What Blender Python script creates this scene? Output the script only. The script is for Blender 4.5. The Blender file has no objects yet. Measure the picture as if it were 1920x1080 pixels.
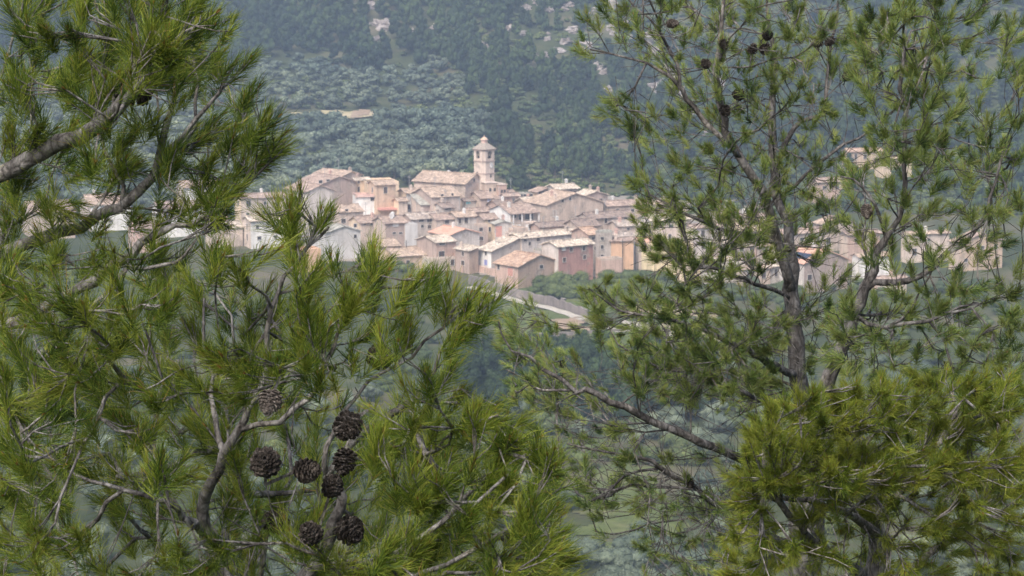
import bpy, math, random
import numpy as np
R = math.radians
rng = np.random.default_rng(11)
random.seed(5)
S = bpy.context.scene
COL = S.collection

# ------------------------------------------------------------------ camera, world, sun, exposure
PITCH = R(8.0); CAMZ = 80.0; F = 960.0 / math.tan(R(12.0))
cd = bpy.data.cameras.new('camera'); cam = bpy.data.objects.new('camera', cd); COL.objects.link(cam)
cam.location = (0, 0, CAMZ); cam.rotation_euler = (R(90) - PITCH, 0, 0)
cd.sensor_width = 36; cd.lens = 18.0 / math.tan(R(12.0)); cd.clip_start = 0.1; cd.clip_end = 6000
cd.dof.use_dof = True; cd.dof.focus_distance = 7.0; cd.dof.aperture_fstop = 26.0
S.camera = cam
SUN_EL, SUN_AZ = R(50), R(204)      # azimuth measured clockwise from +Y (north): sun behind the camera, to the left
W = bpy.data.worlds.new("World"); S.world = W; W.use_nodes = True
nt = W.node_tree; bg = nt.nodes['Background']
sky = nt.nodes.new('ShaderNodeTexSky'); sky.sky_type = 'NISHITA'; sky.sun_disc = False
sky.sun_elevation = SUN_EL; sky.sun_rotation = SUN_AZ; sky.dust_density = 5.0; sky.air_density = 1.0; sky.ozone_density = 0.3
nt.links.new(sky.outputs[0], bg.inputs[0]); bg.inputs[1].default_value = 0.14
sl = bpy.data.lights.new('sun', 'SUN'); sl.energy = 2.7; sl.angle = R(26); sl.color = (1, 0.93, 0.84)
sun = bpy.data.objects.new('sun', sl); COL.objects.link(sun)
d = np.array([math.sin(SUN_AZ) * math.cos(SUN_EL), math.cos(SUN_AZ) * math.cos(SUN_EL), math.sin(SUN_EL)])
from mathutils import Vector
sun.rotation_euler = Vector(d).to_track_quat('Z', 'Y').to_euler(); sun.location = (0, -50, 300)
S.view_settings.view_transform = 'Standard'; S.view_settings.look = 'None'
S.view_settings.exposure = 0.58; S.view_settings.gamma = 1.0
S.render.engine = 'CYCLES'
S.cycles.max_bounces = 6; S.cycles.diffuse_bounces = 3; S.cycles.volume_bounces = 1
S.cycles.transmission_bounces = 4; S.cycles.transparent_max_bounces = 6
S.cycles.use_denoising = True

# ------------------------------------------------------------------ helpers
CP, SP = math.cos(PITCH), math.sin(PITCH)
def ray(u, v):
    x = (u - 960.0) / F; z = -(v - 540.0) / F
    return np.array([x, CP + z * SP, -SP + z * CP])
def P(u, v, Y):
    r = ray(u, v); return np.array([0, 0, CAMZ]) + r * (Y / r[1])
def proj(p):
    q = np.asarray(p, float) - np.array([0, 0, CAMZ])
    dep = q[1] * CP - q[2] * SP; up = q[1] * SP + q[2] * CP
    return 960 + F * q[0] / dep, 540 - F * up / dep
YL = np.array([-80, 0, 5, 15, 60, 200, 300, 450, 510, 560, 700, 740, 850, 930, 1010, 1300, 1600, 1900.])
ZL = np.array([95, 78.3, 76.2, 71, 50, 6, .7, .6, 1.4, 3.8, 11.4, 13.5, 22.4, 34.5, 59.6, 165, 260, 300.])
YR = np.array([-80, 0, 5, 15, 60, 200, 300, 450, 510, 560, 700, 740, 830, 900, 975, 1250, 1600, 1900.])
ZR = np.array([95, 78.3, 76.2, 71, 50, 6, .7, .6, 1.4, 3.8, 11.4, 14, 26.9, 42.3, 60, 150, 250, 300.])
def sstep(t): t = np.clip(t, 0, 1); return t * t * (3 - 2 * t)
def ground(x, y):
    x = np.asarray(x, float); y = np.asarray(y, float)
    k = sstep((x / np.maximum(y, 40) + 0.045) / 0.05)
    z = np.interp(y, YL, ZL) * (1 - k) + np.interp(y, YR, ZR) * k
    far = sstep((y - 740) / 200.0); hi = sstep((y - 900) / 110.)
    z = z + far * (1.2 * np.sin(x * .031 + y * .012) + .8 * np.sin(x * .07 - y * .045 + 1)) \
        + hi * (5 * np.sin(x * .022 + 1.3 + y * .006) + 2.5 * np.sin(x * .055 + y * .03) + .8 * np.sin(x * .17 + y * .11))
    side = np.maximum(np.abs(x) - 170 - y * .12, 0)
    return z + np.minimum(side, 300) * .10 * sstep((y - 150) / 300.)
def hit(u, v, y0=230.0, y1=1850.0):
    r = ray(u, v); Y = np.arange(y0, y1, 1.0)
    X = r[0] / r[1] * Y; Z = CAMZ + r[2] / r[1] * Y
    k = np.argmax(Z < ground(X, Y)); return np.array([X[k], Y[k], float(ground(X[k], Y[k]))])

def mesh_np(name, verts, faces_list, mats=(), matidx=None, smooth=False, attr=None):
    """faces_list: list of (n,k) int arrays"""
    me = bpy.data.meshes.new(name); verts = np.asarray(verts, np.float32)
    me.vertices.add(len(verts)); me.vertices.foreach_set('co', verts.ravel())
    tot = [np.full(len(f), f.shape[1], np.int32) for f in faces_list if len(f)]
    lp = np.concatenate([f.ravel() for f in faces_list if len(f)]).astype(np.int32); tot = np.concatenate(tot)
    me.loops.add(len(lp)); me.loops.foreach_set('vertex_index', lp)
    me.polygons.add(len(tot)); st = np.zeros(len(tot), np.int32); st[1:] = np.cumsum(tot)[:-1]
    me.polygons.foreach_set('loop_start', st)
    try: me.polygons.foreach_set('loop_total', tot)
    except Exception: pass
    for m in mats: me.materials.append(m)
    if matidx is not None: me.polygons.foreach_set('material_index', np.asarray(matidx, np.int32))
    if smooth: me.polygons.foreach_set('use_smooth', np.ones(len(tot), bool))
    me.update(calc_edges=True)
    if attr is not None:
        for k, a in attr.items():
            at = me.attributes.new(k, 'FLOAT', 'POINT'); at.data.foreach_set('value', np.asarray(a, np.float32))
    me.validate()
    return me
def link(name, me, parent=None, loc=None):
    o = bpy.data.objects.new(name, me); COL.objects.link(o)
    if parent is not None: o.parent = parent
    if loc is not None: o.location = loc
    return o
def empty(name, loc, label, cat, group=None, rz=0):
    o = bpy.data.objects.new(name, None); COL.objects.link(o); o.location = loc; o.rotation_euler = (0, 0, rz)
    o.empty_display_size = .3
    return tag(o, label, cat, group)
def tag(o, label, cat, group=None):
    o['label'] = label; o['category'] = cat
    if group: o['group'] = group
    return o
class MB:
    def __init__(s): s.v = []; s.f = []; s.m = []
    def add(s, v, f, m=0):
        b = len(s.v); s.v += [tuple(map(float, p)) for p in v]; s.f += [tuple(b + i for i in q) for q in f]; s.m += [m] * len(f)
    def box(s, o, ax, ay, az, m=0):
        o, ax, ay, az = map(np.asarray, (o, ax, ay, az))
        v = [o, o + ax, o + ax + ay, o + ay, o + az, o + ax + az, o + ax + ay + az, o + ay + az]
        s.add(v, [(0, 3, 2, 1), (4, 5, 6, 7), (0, 1, 5, 4), (1, 2, 6, 5), (2, 3, 7, 6), (3, 0, 4, 7)], m)
    def mesh(s, name, mats):
        me = bpy.data.meshes.new(name); me.from_pydata(s.v, [], s.f)
        for m in mats: me.materials.append(m)
        me.polygons.foreach_set('material_index', s.m); me.update(); return me

# ------------------------------------------------------------------ materials
def newmat(name):
    m = bpy.data.materials.new(name); m.use_nodes = True; n = m.node_tree.nodes; l = m.node_tree.links
    return m, n, l, n['Principled BSDF']
def col4(c): return (c[0], c[1], c[2], 1)
def noise(n, l, vec, scale, detail=4, rough=.6):
    t = n.new('ShaderNodeTexNoise'); t.inputs['Scale'].default_value = scale; t.inputs['Detail'].default_value = detail
    t.inputs['Roughness'].default_value = rough; l.new(vec, t.inputs['Vector']); return t.outputs['Fac']
def ramp(n, l, fac, stops, interp='LINEAR'):
    r = n.new('ShaderNodeValToRGB'); r.color_ramp.interpolation = interp; e = r.color_ramp.elements
    while len(e) < len(stops): e.new(.5)
    for q, (p, c) in zip(e, stops): q.position = p; q.color = col4(c)
    l.new(fac, r.inputs[0]); return r.outputs[0]
def mix(n, l, fac, a, b, mode='MIX'):
    x = n.new('ShaderNodeMix'); x.data_type = 'RGBA'; x.blend_type = mode
    for i, q in ((0, fac), (6, a), (7, b)):
        if isinstance(q, (int, float)): x.inputs[i].default_value = q
        elif isinstance(q, tuple): x.inputs[i].default_value = col4(q)
        else: l.new(q, x.inputs[i])
    return x.outputs[2]
def bump(n, l, h, strength, dist, bs):
    b = n.new('ShaderNodeBump'); b.inputs['Strength'].default_value = strength; b.inputs['Distance'].default_value = dist
    l.new(h, b.inputs['Height']); l.new(b.outputs[0], bs.inputs['Normal'])
def posn(n): return n.new('ShaderNodeNewGeometry').outputs['Position']
def sc(c, k): return tuple(min(1, q * k) for q in c)

def wall_mat(name, c, rough=1.0):
    m, n, l, b = newmat(name); p = posn(n)
    mp = n.new('ShaderNodeMapping'); mp.inputs['Scale'].default_value = (1, 1, .35); l.new(p, mp.inputs[0])
    a = ramp(n, l, noise(n, l, mp.outputs[0], .55, 5, .65), [(.3, sc(c, .72)), (.5, c), (.72, sc(c, 1.16))])
    g = ramp(n, l, noise(n, l, p, 3.2, 3, .7), [(.35, (.78, .77, .76)), (.6, (1, 1, 1))])
    c2 = mix(n, l, .8 * rough, a, g, 'MULTIPLY')
    pt = ramp(n, l, noise(n, l, p, .28, 3, .5), [(.56, (0, 0, 0)), (.60, (1, 1, 1))])      # patches where the render has gone and stone shows
    st = n.new('ShaderNodeTexVoronoi'); st.inputs['Scale'].default_value = 2.4; l.new(p, st.inputs['Vector']); sp = n.new('ShaderNodeSeparateColor'); l.new(st.outputs['Color'], sp.inputs[0])
    rub = ramp(n, l, sp.outputs[0], [(0, (.20, .165, .145)), (.5, (.36, .31, .27)), (1, (.52, .46, .40))])
    c2 = mix(n, l, mix(n, l, .55 * rough, (0, 0, 0), pt), c2, rub)
    m2 = n.new('ShaderNodeMapping'); m2.inputs['Scale'].default_value = (1.6, 1.6, .12); l.new(p, m2.inputs[0])
    c2 = mix(n, l, .35 + .25 * rough, c2, ramp(n, l, noise(n, l, m2.outputs[0], 1.0, 5, .7), [(.36, (.66, .63, .61)), (.52, (1, 1, 1))]), 'MULTIPLY')
    l.new(c2, b.inputs['Base Color'])
    b.inputs['Roughness'].default_value = .95; b.inputs['Specular IOR Level'].default_value = .2
    bump(n, l, noise(n, l, p, 2.5, 5, .7), .5, .12, b); return m
WALLS = {}
WC = dict(white=(.80, .77, .76), offwhite=(.58, .505, .455), grey=(.44, .405, .38), palegrey=(.54, .51, .49), bluegrey=(.49, .495, .50),
          mauve=(.40, .325, .295), brown=(.37, .285, .235), tan=(.52, .41, .32), cream=(.62, .51, .39), pink=(.55, .40, .36),
          red=(.39, .235, .21), orange=(.54, .37, .26), stone=(.50, .42, .365), pinkstone=(.50, .375, .325), yellow=(.62, .53, .36))
def wallm(k):
    if k not in WALLS: c = WC[k]; WALLS[k] = wall_mat('plaster_' + k, (min(.84, c[0] * 1.22), min(.82, c[1] * 1.18), min(.80, c[2] * 1.15)), .35 if k in ('white', 'cream', 'yellow', 'bluegrey', 'orange') else 1.0)
    return WALLS[k]
RC = dict(tan=((.20, .145, .115), (.45, .335, .27), (.68, .55, .465)), pale=((.22, .17, .14), (.54, .45, .38), (.82, .73, .65)),
          pinkish=((.17, .12, .10), (.37, .27, .23), (.60, .48, .42)), brown=((.12, .09, .08), (.27, .20, .175), (.42, .34, .30)),
          terracotta=((.42, .22, .16), (.56, .32, .24), (.64, .40, .32)), warm=((.22, .135, .10), (.45, .30, .225), (.66, .51, .42)),
          grey=((.22, .21, .19), (.38, .36, .33), (.48, .46, .43)), mottled=((.14, .11, .10), (.42, .34, .30), (.80, .74, .68)))
ROOFS = {}
def roofm(k):
    if k in ROOFS: return ROOFS[k]
    lo, mid, hi = RC[k]; mid, hi = (mid[0] * 1.06, mid[1] * 1.10, mid[2] * 1.07), tuple(min(.80, q * 1.0) for q in hi); m, n, l, b = newmat('roof_tiles_' + k); p = posn(n)
    v = n.new('ShaderNodeTexVoronoi'); v.inputs['Scale'].default_value = 1.7; l.new(p, v.inputs['Vector'])
    sep = n.new('ShaderNodeSeparateColor'); l.new(v.outputs['Color'], sep.inputs[0])
    tile = ramp(n, l, sep.outputs[0], [(0, lo), (.45, mid), (.8, mid), (1, hi)])
    if k == 'terracotta': tile = ramp(n, l, sep.outputs[0], [(0, lo), (.2, mid), (1, hi)])
    pa = ramp(n, l, noise(n, l, p, .45, 5, .7), [(.32, sc(lo, 1.3)), (.52, mid), (.7, hi)])
    c = mix(n, l, .42, tile, pa)
    if k != 'terracotta':
        c = mix(n, l, .7, c, ramp(n, l, noise(n, l, p, 1.5, 6, .8), [(.40, (.42, .40, .40)), (.50, (.95, .94, .93)), (.62, (1.35, 1.33, 1.3))]), 'MULTIPLY')
    lich = ramp(n, l, noise(n, l, p, 1.3, 4, .7), [(.55, (0, 0, 0)), (.7, (1, 1, 1))])
    c = mix(n, l, mix(n, l, .4 if k != 'terracotta' else .1, (0, 0, 0), lich), c, (.34, .31, .24))
    l.new(c, b.inputs['Base Color']); b.inputs['Roughness'].default_value = .9
    bump(n, l, noise(n, l, p, 4, 3, .7), .6, .15, b); ROOFS[k] = m; return m
def simple(name, c, rough=.7, var=.25, scale=3.0, spec=.3):
    m, n, l, b = newmat(name); p = posn(n)
    l.new(ramp(n, l, noise(n, l, p, scale, 4, .65), [(.3, sc(c, 1 - var)), (.7, sc(c, 1 + var))]), b.inputs['Base Color'])
    b.inputs['Roughness'].default_value = rough; b.inputs['Specular IOR Level'].default_value = spec; return m
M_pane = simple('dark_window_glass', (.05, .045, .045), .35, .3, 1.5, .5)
M_frame = simple('pale_window_surround', (.60, .56, .53), .9, .1)
M_wood = simple('brown_painted_wood', (.25, .13, .09), .8)
M_blue = simple('blue_painted_wood', (.25, .30, .62), .7, .1)
M_teal = simple('teal_painted_wood', (.20, .55, .58), .7, .1)
M_reddoor = simple('red_painted_wood', (.42, .12, .13), .7, .15)
M_rust = simple('rust_pink_panel', (.58, .30, .25), .85, .15)
M_conc = simple('concrete', (.5, .48, .46), .9, .2)
M_metal = simple('dull_metal', (.35, .35, .36), .5)
M_black = simple('solar_panel_glass', (.03, .04, .07), .2, .2, 2, .6)

def ground_mat(name, cols, s1, s2):
    m, n, l, b = newmat(name); p = posn(n)
    a = ramp(n, l, noise(n, l, p, s1, 6, .65), [(.32, cols[0]), (.5, cols[1]), (.66, cols[2])])
    g = ramp(n, l, noise(n, l, p, s2, 5, .7), [(.35, (.6, .62, .58)), (.65, (1.0, 1.0, 1.0))])
    l.new(mix(n, l, .9, a, g, 'MULTIPLY'), b.inputs['Base Color']); b.inputs['Roughness'].default_value = 1
    b.inputs['Specular IOR Level'].default_value = .1
    bump(n, l, noise(n, l, p, s2 * 1.5, 5, .7), .8, .4, b); return m
M_ground = ground_mat('hillside_scrub_ground', [(.045, .06, .026), (.08, .095, .042), (.17, .145, .095)], .022, .35)
M_grass = ground_mat('green_meadow', [(.085, .115, .04), (.135, .165, .06), (.21, .205, .105)], .06, .6)
M_soil = ground_mat('bare_tan_soil', [(.36, .26, .19), (.44, .33, .25), (.50, .40, .31)], .08, .8)
M_straw = ground_mat('straw_coloured_field', [(.38, .36, .20), (.50, .43, .27), (.62, .52, .36)], .05, .5)
M_path = ground_mat('pale_gravel', [(.50, .45, .40), (.60, .55, .49), (.68, .63, .57)], .2, 2.)
M_rock = None
def rock_mat():
    m, n, l, b = newmat('pale_limestone'); p = posn(n)
    l.new(ramp(n, l, noise(n, l, p, .35, 7, .7), [(.3, (.13, .11, .105)), (.47, (.30, .26, .245)), (.66, (.56, .51, .49))]), b.inputs['Base Color'])
    b.inputs['Roughness'].default_value = .95; bump(n, l, noise(n, l, p, .9, 7, .75), 1, .8, b); return m
M_rock = rock_mat()
def leaf_mat(name, stops, rough=.6, transl=.25, attr='tone', dark_noise=None, spec=.3):
    m, n, l, b = newmat(name); a = n.new('ShaderNodeAttribute'); a.attribute_name = attr
    c = ramp(n, l, a.outputs['Fac'], stops)
    if dark_noise:
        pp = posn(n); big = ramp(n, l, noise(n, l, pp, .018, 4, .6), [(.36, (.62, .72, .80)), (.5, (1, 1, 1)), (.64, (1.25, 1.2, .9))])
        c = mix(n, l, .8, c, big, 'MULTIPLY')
        oi = n.new('ShaderNodeObjectInfo')
        c = mix(n, l, .85, c, ramp(n, l, oi.outputs['Random'], dark_noise), 'MULTIPLY')
    l.new(c, b.inputs['Base Color']); b.inputs['Roughness'].default_value = rough; b.inputs['Specular IOR Level'].default_value = spec
    t = n.new('ShaderNodeBsdfTranslucent'); l.new(c, t.inputs['Color']); ms = n.new('ShaderNodeMixShader'); ms.inputs[0].default_value = transl
    l.new(b.outputs[0], ms.inputs[1]); l.new(t.outputs[0], ms.inputs[2]); l.new(ms.outputs[0], n['Material Output'].inputs['Surface']); return m
NS = [(0, (.014, .034, .008)), (.3, (.052, .100, .014)), (.62, (.148, .212, .026)), (.84, (.28, .33, .048)), (.93, (.24, .20, .05)), (1, (.30, .13, .05))]
M_needle = leaf_mat('pine_needles_near', NS, .5, .32, spec=.25)
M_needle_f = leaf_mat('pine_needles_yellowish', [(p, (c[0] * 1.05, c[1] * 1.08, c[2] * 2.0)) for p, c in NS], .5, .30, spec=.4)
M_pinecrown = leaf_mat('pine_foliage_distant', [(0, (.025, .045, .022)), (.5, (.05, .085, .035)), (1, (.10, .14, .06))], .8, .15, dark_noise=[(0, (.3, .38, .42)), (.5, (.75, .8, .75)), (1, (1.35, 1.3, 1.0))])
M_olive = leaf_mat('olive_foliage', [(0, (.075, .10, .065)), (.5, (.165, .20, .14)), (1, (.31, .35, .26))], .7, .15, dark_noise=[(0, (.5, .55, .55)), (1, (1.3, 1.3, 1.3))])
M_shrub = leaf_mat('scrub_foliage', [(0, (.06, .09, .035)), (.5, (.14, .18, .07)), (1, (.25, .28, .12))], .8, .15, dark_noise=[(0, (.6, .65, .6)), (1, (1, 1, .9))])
def bark_mat(name, c0, c1, c2, s=22.):
    m, n, l, b = newmat(name); p = posn(n)
    mp = n.new('ShaderNodeMapping'); mp.inputs['Scale'].default_value = (1, 1, .5); l.new(p, mp.inputs[0])
    f = noise(n, l, mp.outputs[0], s, 6, .75)
    l.new(ramp(n, l, f, [(.32, c0), (.5, c1), (.68, c2)]), b.inputs['Base Color']); b.inputs['Roughness'].default_value = .9
    b.inputs['Specular IOR Level'].default_value = .2
    vo = n.new('ShaderNodeTexVoronoi'); vo.feature = 'DISTANCE_TO_EDGE'; vo.inputs['Scale'].default_value = s * 1.6; l.new(mp.outputs[0], vo.inputs['Vector'])
    cr_ = ramp(n, l, vo.outputs['Distance'], [(.0, (.30, .28, .27)), (.12, (1, 1, 1))]); src = b.inputs['Base Color'].links[0].from_socket
    li = ramp(n, l, noise(n, l, p, s * .35, 3, .6), [(.5, (1, 1, 1)), (.66, (1.35, 1.3, 1.2))])
    l.new(mix(n, l, .8, mix(n, l, .7, src, cr_, 'MULTIPLY'), li, 'MULTIPLY'), b.inputs['Base Color'])
    ad = n.new('ShaderNodeMath'); ad.operation = 'ADD'; l.new(noise(n, l, mp.outputs[0], s * 2.2, 5, .7), ad.inputs[0]); l.new(vo.outputs['Distance'], ad.inputs[1])
    bump(n, l, ad.outputs[0], 1.0, .015, b); return m
M_bark = bark_mat('grey_pine_bark', (.045, .042, .042), (.16, .155, .155), (.36, .355, .36))
M_barkdark = bark_mat('weathered_pine_bark', (.022, .021, .021), (.10, .096, .098), (.27, .265, .27), 14.)
M_trunk = simple('dark_trunk_wood', (.10, .08, .065), .9)
M_cone = bark_mat('pine_cone_scales', (.014, .011, .010), (.055, .047, .043), (.21, .19, .18), 60.)

# ------------------------------------------------------------------ ground
xs = np.concatenate([np.arange(-760, -220, 12.), np.arange(-220, 220, 5.), np.arange(220, 761, 12.)])
ys = np.concatenate([np.arange(-80, 40, 3.), np.arange(40, 540, 8.), np.arange(540, 760, 5.), np.arange(760, 1900, 9.)])
gx, gy = np.meshgrid(xs, ys); gz = ground(gx, gy)
idx = np.arange(gx.size).reshape(gx.shape)
fc = np.stack([idx[:-1, :-1], idx[:-1, 1:], idx[1:, 1:], idx[1:, :-1]], -1).reshape(-1, 4)
g = link('ground', mesh_np('ground', np.stack([gx, gy, gz], -1).reshape(-1, 3), [fc], [M_ground], smooth=True)); g['kind'] = 'structure'
# finer ground sampling must agree with what stands on it: linear interpolation error is a few cm at these spacings

def drape(name, uv, mat, lift=.12, step=1.0, edge=.0):
    """sheet on the terrain inside the outline whose corners are seen at the given places"""
    pts = np.array([hit(u, v)[:2] for u, v in uv])
    x0, y0 = pts.min(0); x1, y1 = pts.max(0)
    X, Y = np.meshgrid(np.arange(x0, x1 + step, step), np.arange(y0, y1 + step, step))
    def inside(px, py):
        c = np.zeros(px.shape, bool); j = len(pts) - 1
        for i in range(len(pts)):
            xi, yi = pts[i]; xj, yj = pts[j]
            c ^= ((yi > py) != (yj > py)) & (px < (xj - xi) * (py - yi) / (yj - yi + 1e-9) + xi); j = i
        return c
    wob = 1.5 * np.sin(X * .4 + Y * .23) + 1.2 * np.sin(Y * .5 - X * .3)
    Z = ground(X, Y) + lift; id_ = np.arange(X.size).reshape(X.shape)
    cx = (X[:-1, :-1] + X[1:, 1:]) / 2 + wob[:-1, :-1]; cy = (Y[:-1, :-1] + Y[1:, 1:]) / 2 + wob[:-1, :-1]
    k = inside(cx, cy); f = np.stack([id_[:-1, :-1], id_[:-1, 1:], id_[1:, 1:], id_[1:, :-1]], -1)[k]
    if len(f) == 0: return
    o = link(name, mesh_np(name, np.stack([X, Y, Z], -1).reshape(-1, 3), [f.reshape(-1, 4)], [mat], smooth=True)); o['kind'] = 'structure'
drape('field', [(935, 572), (1010, 578), (1075, 590), (1120, 612), (1095, 622), (1020, 626), (930, 640)], M_grass, .16, 1.2)
drape('field', [(1032, 600), (1085, 598), (1108, 606), (1112, 622), (1048, 630)], M_soil, .30, 1.0)
drape('field', [(1100, 625), (1190, 612), (1290, 640), (1240, 660), (1110, 650)], M_grass, .16)
drape('field', [(1090, 900), (1180, 860), (1260, 930), (1290, 1010), (1200, 1060), (1060, 960)], M_grass, .16)
drape('field', [(532, 216), (640, 209), (700, 212), (714, 219), (600, 232), (540, 234)], M_straw, .5, 1.2)
drape('field', [(662, 211), (688, 210), (690, 222), (662, 224)], M_soil, .7, 2)
drape('field', [(575, 238), (610, 236), (606, 246), (575, 247)], M_straw, .5, 3)
drape('field', [(960, 515), (1200, 500), (1260, 540), (1240, 590), (1080, 582), (935, 545)], M_grass, .10)
drape('yard', [(1180, 600), (1330, 632), (1330, 655), (1220, 640), (1150, 612)], M_path, .3)

def ribbon(name, uv, width, mat, lift, height=None, kind='structure', off=0.0):
    pts = [hit(u, v)[:2] for u, v in uv]; path = []
    for a, b in zip(pts[:-1], pts[1:]):
        k = max(2, int(np.linalg.norm(b - a) / 1.5))
        for i in range(k): path.append(a + (b - a) * i / k)
    path.append(pts[-1]); path = np.array(path)
    t = np.gradient(path, axis=0); t /= np.linalg.norm(t, axis=1)[:, None]; nrm = np.stack([-t[:, 1], t[:, 0]], 1)
    path = path + nrm * off
    mb = MB(); n = len(path)
    if height is None:
        V = []
        for i in range(n):
            for s in (-.5, .5):
                q = path[i] + nrm[i] * s * width * (1 + .12 * math.sin(i * 1.7)); V.append((q[0], q[1], float(ground(*q)) + lift))
        mb.add(V, [(2 * i, 2 * i + 1, 2 * i + 3, 2 * i + 2) for i in range(n - 1)])
    else:
        V = []
        for i in range(n):
            zt = float(ground(*path[i])) + height * (1 + .12 * random.uniform(-1, 1))
            for s in (-.5, .5):
                q = path[i] + nrm[i] * s * width; zb = float(ground(*q)) - .4
                V += [(q[0], q[1], zb), (q[0], q[1], zt)]
        fs = []
        for i in range(n - 1):
            a = 4 * i; b = a + 4
            fs += [(a, b, b + 1, a + 1), (a + 2, a + 3, b + 3, b + 2), (a + 1, b + 1, b + 3, a + 3)]
        fs += [(0, 1, 3, 2), (4 * n - 4, 4 * n - 2, 4 * n - 1, 4 * n - 3)]
        mb.add(V, fs)
    o = link(name, mb.mesh(name, [mat]))
    if kind: o['kind'] = kind
    return o
PATH = [(880, 540), (935, 556), (975, 568), (1030, 580), (1062, 590), (1100, 604), (1150, 622)]
ribbon('path', PATH, 2.6, M_path, .3)
M_drystone = wall_mat('dry_stone', (.26, .23, .22))
tag(ribbon('stone_wall', [(u, v - 7) for u, v in PATH[:6]], .5, M_drystone, 0, 2.0, None), 'long dark dry stone wall above the pale footpath below the village', 'wall')
tag(ribbon('garden_wall', [(866, 512), (885, 508), (930, 520)], .5, wallm('pinkstone'), 0, 1.6, None), 'low pinkish stone wall in front of the narrow white house', 'wall')
tag(ribbon('terrace_wall', [(1162, 556), (1205, 560), (1230, 566)], .6, wallm('white'), 0, 1.0, None), 'low whitish terrace wall on the grass right of the footpath', 'wall')

drape('street', [(545, 372), (600, 352), (700, 352), (960, 358), (1040, 366), (1230, 372), (1440, 380), (1420, 505), (1330, 515), (1210, 505), (1070, 528), (930, 520), (860, 508), (700, 500), (560, 480)], simple('dusty_street_stone', (.30, .265, .23), .95, .25, .3), .12, 2.5)
tag(ribbon('terrace_wall', [(1185, 582), (1240, 590), (1300, 592), (1345, 600)], .5, wallm('stone'), 0, 1.1, None), 'broken pale stone terrace wall crossing the grass behind the low pine limb', 'wall')
tag(ribbon('terrace_wall', [(1240, 612), (1300, 622), (1350, 640)], .5, wallm('offwhite'), 0, 1.0, None), 'pale stone wall along the bare yard behind the low pine limb', 'wall')
tag(ribbon('terrace_wall', [(930, 640), (1000, 632), (1100, 628), (1180, 622)], .4, M_drystone, 0, .7, None), 'low dark field wall under the tan field', 'wall')
N_HOUSE = [0]; FOOT = []
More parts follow.
